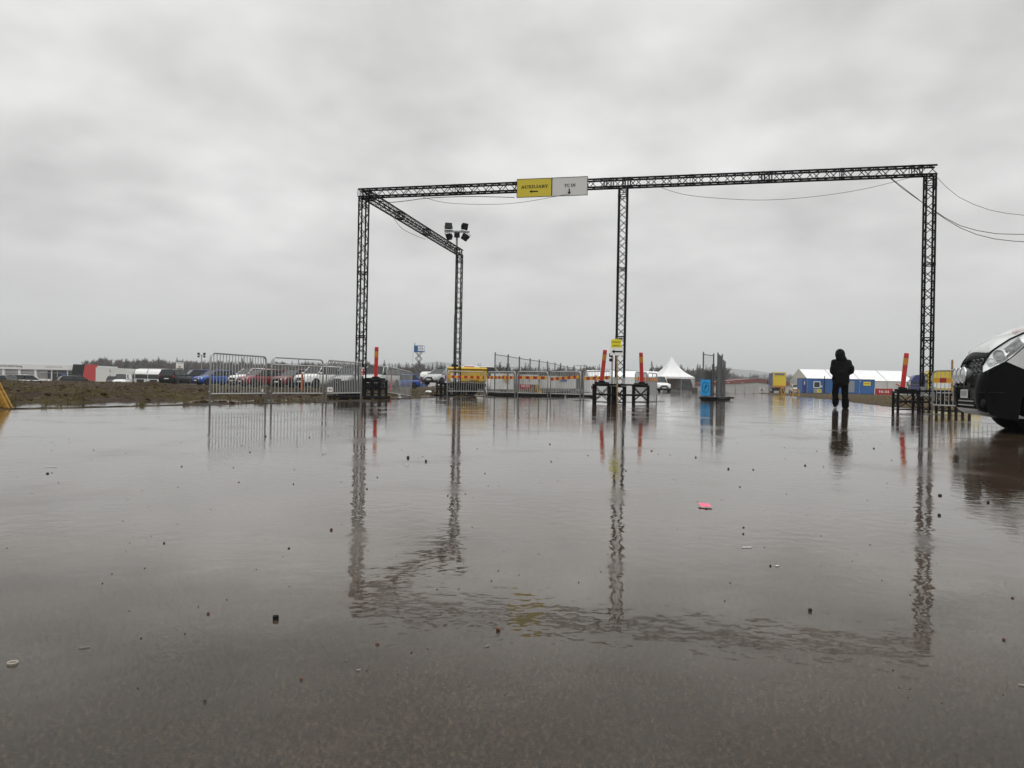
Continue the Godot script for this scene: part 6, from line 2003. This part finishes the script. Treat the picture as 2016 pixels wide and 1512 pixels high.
	for r in 3:
		for c in 6:
			var z := 0.38 + 0.25 * c + (0.08 if r % 2 else 0.0)
			if z > 1.0: continue
			var y := 0.985 - 0.083 * r
			var x := 0.435 + 0.016 * (1.0 - absf(z - 1.0)) - 0.012 * (2 - r)
			var cell := B.new(); cell.soft(true)
			cell.path([Vector3(x, y, z - 0.105), Vector3(x, y + 0.03, z - 0.07), Vector3(x, y + 0.03, z + 0.07), Vector3(x, y, z + 0.105), Vector3(x, y - 0.03, z + 0.07), Vector3(x, y - 0.03, z - 0.07), Vector3(x, y, z - 0.105)], 0.0075, 6)
			put(cell, "grille_cell", M.galv_dark, t)
	# lower intake, its bars and the silver skid lip
	var it := B.new()
	it.cbox(Vector3(0.455, 0.385, 1.0), Vector3(0.06, 0.16, 1.18), 0.02)
	put(it, "lower_intake", M.rubber, t)
	for y in [0.36, 0.42]:
		slab("intake_bar", Vector3(0.49, y, 1.0), Vector3(0.02, 0.016, 1.1), M.galv, t)
	var sk := B.new(); sk.soft(true)
	var sr := []
	for l in [[0.315, 0.0], [0.275, -0.02], [0.235, -0.09], [0.205, -0.22]]:
		var p := []
		for q in [[0.012, 0.10], [0.02, 0.28], [0.10, 0.40], [0.2, 0.475], [0.36, 0.50], [0.7, 0.505], [1.0, 0.505]]:
			p.append(Vector3(q[1] + l[1], l[0], q[0]))
		sr.append(two.call(p))
	sk.patch(sr)
	put(sk, "skid_lip", M.car_silver, t)
	slab("underbody", Vector3(-1.8, 0.30, 1.0), Vector3(4.2, 0.12, 1.6), M.rubber, t)
	# number plate
	slab("number_plate", Vector3(0.502, 0.525, 1.08), Vector3(0.012, 0.125, 0.52), M.plate, t, 0.0, 0.004)
	for k in 6:
		slab("plate_mark", Vector3(0.5095, 0.525, 0.90 + 0.072 * k), Vector3(0.004, 0.075, 0.022 if k % 2 else 0.034), M.grey_ink, t)
	# extra round lamps on a bar before the grille
	rod("lamp_bar", Vector3(0.545, 0.635, 0.34), Vector3(0.545, 0.635, 1.66), 0.018, M.black, t)
	for k in 3:
		var z := 0.62 + 0.30 * k
		var y := Vector3(0.99, 0.0, -0.13).normalized()
		var x := y.cross(Vector3.UP).normalized()
		var xf := Transform3D(Basis(x, y, x.cross(y)), Vector3(0.59, 0.79, z))
		var h := B.new(); h.soft(true)
		h.lathe([Vector2(0.0, -0.10), Vector2(0.05, -0.095), Vector2(0.095, -0.05), Vector2(0.112, 0.0)], xf, 24)
		put(h, "extra_lamp", M.galv, t)
		var rim := B.new(); rim.soft(true)
		rim.lathe([Vector2(0.105, -0.012), Vector2(0.118, -0.008), Vector2(0.120, 0.012), Vector2(0.112, 0.022), Vector2(0.104, 0.016)], xf, 28)
		put(rim, "extra_lamp_rim", M.chrome, t)
		var le := B.new(); le.soft(true)
		le.lathe([Vector2(0.0, 0.030), Vector2(0.06, 0.025), Vector2(0.108, 0.012)], xf, 24)
		put(le, "extra_lamp_lens", M.headlamp, t)
		rod("lamp_foot", Vector3(0.56, 0.635, z), Vector3(0.575, 0.74, z), 0.015, M.black, t)
	# the rest of the van, beyond the edge of the frame
	var ws := B.new()
	ws.quad(Vector3(-0.61, 1.53, 0.14), Vector3(-0.61, 1.53, 1.86), Vector3(-1.30, 2.31, 1.80), Vector3(-1.30, 2.31, 0.20))
	put(ws, "windscreen", M.glass, t)
	var sh := B.new()
	sh.prism([Vector2(-0.62, 0.36), Vector2(-0.62, 1.49), Vector2(-1.35, 2.32), Vector2(-1.8, 2.45), Vector2(-4.55, 2.45), Vector2(-4.6, 0.36)], Transform3D(Basis(), Vector3(0, 0, 1.0)), 1.96)
	put(sh, "body", M.van_white, t)
	for z in [0.012, 1.988]:
		var sw := B.new()
		sw.prism([Vector2(-0.85, 1.45), Vector2(-1.42, 2.12), Vector2(-1.95, 2.12), Vector2(-1.95, 1.42)], Transform3D(Basis(), Vector3(0, 0, z)), 0.02)
		put(sw, "side_window", M.glass, t)
		slab("side_moulding", Vector3(-2.6, 0.62, z), Vector3(3.9, 0.30, 0.03), M.van_black, t)
		slab("mirror", Vector3(-0.85, 1.55, -0.16 if z < 1.0 else 2.16), Vector3(0.14, 0.36, 0.24), M.van_black, t, 0.0, 0.04)


# ---------------------------------------------------------------- what lies about on the wet tarmac
func stone_mesh(s: int, squash: float) -> ArrayMesh:
	var b := B.new()
	b.soft(true)
	var rows := []
	for j in 7:
		var row := []
		for i in 10:
			var a := TAU * (i % 9) / 9.0
			var e := -PI / 2 + PI * j / 6.0
			var d := Vector3(cos(a) * cos(e), sin(e), sin(a) * cos(e))
			row.append(d * (1.0 + 0.35 * noise.get_noise_3d(d.x * 1.1 + s * 7.0, d.y * 1.1, d.z * 1.1)) * Vector3(1, squash, 1) + Vector3(0, squash * 0.7, 0))
		rows.append(row)
	b.patch(rows)
	return b.mesh()

func litter() -> void:
	var sm := [stone_mesh(1, 0.8), stone_mesh(2, 0.6), stone_mesh(3, 0.95)]
	var st := [[-2.5, -4.15, 0.013, 2, "dark red brown pebble near the left edge, right of the pale straw"], [-0.72, -5.39, 0.017, 0, "larger of two dark pebbles between the reflections of the left and rear columns"], [-0.57, -5.17, 0.014, 2, "dark red pebble beside the larger one, left of the rear column's reflection"],
		[-0.63, -2.72, 0.008, 1, ""], [-0.67, -1.72, 0.006, 1, ""], [-0.26, -1.54, 0.007, 1, ""], [-0.02, -1.64, 0.008, 1, "reddish pebble just below the yellow sign's reflection"], [-0.36, -1.35, 0.005, 1, ""], [-0.49, -1.25, 0.005, 0, ""], [0.89, -2.92, 0.007, 0, ""], [0.85, -2.79, 0.006, 2, ""], [0.72, -1.83, 0.008, 0, ""],
		[1.06, -1.64, 0.006, 1, ""], [0.78, -2.29, 0.006, 0, ""], [2.2, -3.93, 0.016, 0, "dark pebble at the foot of the van's reflection"], [2.31, -3.71, 0.011, 2, ""], [1.84, -3.29, 0.012, 0, "dark pebble right of the right column's reflection"], [1.3, -1.98, 0.007, 1, ""], [3.37, -7.13, 0.016, 0, ""], [1.59, -5.03, 0.009, 2, ""], [2.06, -5.37, 0.012, 0, ""], [1.43, -5.04, 0.011, 2, ""], [-1.1, -2.45, 0.006, 1, ""], [-0.69, -2.41, 0.007, 0, ""], [1.17, -6.38, 0.013, 2, ""], [1.41, -5.85, 0.012, 0, ""], [-1.9, -5.6, 0.010, 0, ""], [-2.3, -7.2, 0.014, 0, ""], [0.35, -6.9, 0.012, 0, ""], [2.75, -6.3, 0.013, 2, ""]]
	for q in st:
		var o := MeshInstance3D.new()
		o.mesh = sm[int(q[2] * 1000) % 3]
		o.name = named(self, "pebble")
		o.material_override = [M.stone_dark, M.stone_red, M.stone_dark][q[3]]
		add_child(o)
		o.position = Vector3(q[0], 0, q[1])
		o.basis = Basis(Vector3.UP, q[0] * 9.0).scaled(Vector3.ONE * q[2] * 0.6)
		tag(o, q[4] if q[4] else "small dark pebble standing out of the water film on the tarmac", "pebble", "pebbles on the wet tarmac")
	# the finer grit, beyond counting
	for v in 2:
		var mm := MultiMesh.new()
		mm.transform_format = MultiMesh.TRANSFORM_3D
		mm.mesh = sm[v]
		mm.instance_count = 300
		for i in 300:
			var z := -1.3 - 15.0 * pow(rng.randf(), 1.3)
			var x := rng.randf_range(-0.72, 0.72) * (-z + 0.5)
			var r := rng.randf_range(0.0010, 0.0020) + (0.0042 * rng.randf() * rng.randf() if z < -3.5 else 0.0)
			if x < -6.0: x = 0.3
			mm.set_instance_transform(i, Transform3D(Basis(Vector3.UP, rng.randf() * TAU).scaled(Vector3.ONE * r), Vector3(x, 0, z)))
		var o := MultiMeshInstance3D.new()
		o.multimesh = mm
		o.name = named(self, "grit")
		o.material_override = M.stone_dark if v == 0 else M.stone_red
		add_child(o)
		stuff(o)
		tag(o, ["fine dark grit scattered over the wet tarmac", "fine red brown grit scattered over the wet tarmac"][v], "grit")
	var nut := B.new()
	nut.cbox(Vector3(0, 0.0048, 0), Vector3(0.0125, 0.0095, 0.010), 0.0018)
	var o := put(nut, "rubber_block", M.rubber)
	o.position = Vector3(-0.51, 0, -1.69)
	o.rotation.y = 0.35
	tag(o, "small squared black block lying alone in the left foreground", "rubber block")
	var pa := B.new(); pa.soft(true)
	var rows := []
	for j in 5:
		var row := []
		for i in 6:
			row.append(Vector3((i / 5.0 - 0.5) * 0.050 + 0.006 * noise.get_noise_2d(j * 3.0, i * 2.0), 0.004 + 0.012 * absf(noise.get_noise_2d(i * 0.9, j * 0.9)) + (0.004 if j == 0 else 0.0), (j / 4.0 - 0.5) * 0.07 + 0.012 * noise.get_noise_2d(i * 1.7, 8.0)))
		rows.append(row)
	pa.patch(rows)
	o = put(pa, "pink_paper", M.pink)
	o.position = Vector3(0.87, 0, -3.42)
	tag(o, "crumpled scrap of bright pink paper on the wet tarmac", "paper scrap")
	var cap := B.new(); cap.soft(true)
	cap.lathe([Vector2(0.0085, 0.0), Vector2(0.0095, 0.003), Vector2(0.0085, 0.005), Vector2(0.007, 0.004), Vector2(0.007, 0.0008), Vector2(0.0, 0.0008)], Transform3D(), 20)
	o = put(cap, "bottle_cap", M.stone_pale)
	o.position = Vector3(-0.9, 0, -1.4)
	tag(o, "pale round bottle cap near the lower left corner", "bottle cap")
	var i := 0
	for q in [[-2.66, -4.45, 0.06, 0.012, 0.1], [-0.66, -4.89, 0.03, 0.012, 0.3], [0.79, -2.55, 0.034, 0.008, 0.2], [0.80, -2.29, 0.012, 0.008, 0.6], [-0.04, -1.54, 0.012, 0.002, 0.9], [-0.82, -1.49, 0.018, 0.0018, 0.5], [-0.27, -1.40, 0.007, 0.003, 0.2], [0.93, -1.385, 0.012, 0.004, -0.5]]:
		var f := B.new()
		f.cbox(Vector3(0, 0.0016, 0), Vector3(q[2], 0.0024, q[3]), 0.0004)
		o = put(f, "pale_scrap", M.stone_pale if i in [4, 5] else M.tent_wall)
		o.position = Vector3(q[0], 0, q[1])
		o.rotation.y = q[4]
		tag(o, ["long pale straw on the tarmac near the left edge", "short white scrap below the two dark pebbles", "white scrap below and right of the pink paper", "tiny white scrap right of the longer one under the pink paper", "thin pale twig below the yellow sign's reflection", "thin pale fibre in the left foreground, above the bottle cap", "tiny white chip in the foreground, right of the black block", "white chip at the lower right edge"][i], "scrap", "pale scraps on the tarmac")
		i += 1
	# clods of earth and rubbish on the mud
	i = 0
	for q in [[-4.55, -42.0, 0.2, M.paper_white, "crumpled white rubbish bag in the grass, below the silver crossover"], [-4.3, -42.3, 0.18, M.ink, "dark scrap beside the white rubbish in the grass"], [-4.6, -31.5, 0.07, M.paper_white, "small white scrap on the mud, left of the rear column"]]:
		o = put(sm[i % 3], "rubbish", q[3])
		o.position = Vector3(q[0], 0.02, q[1])
		o.scale = Vector3(q[2], q[2] * 0.5, q[2] * 0.7)
		tag(o, q[4], "rubbish")
		i += 1
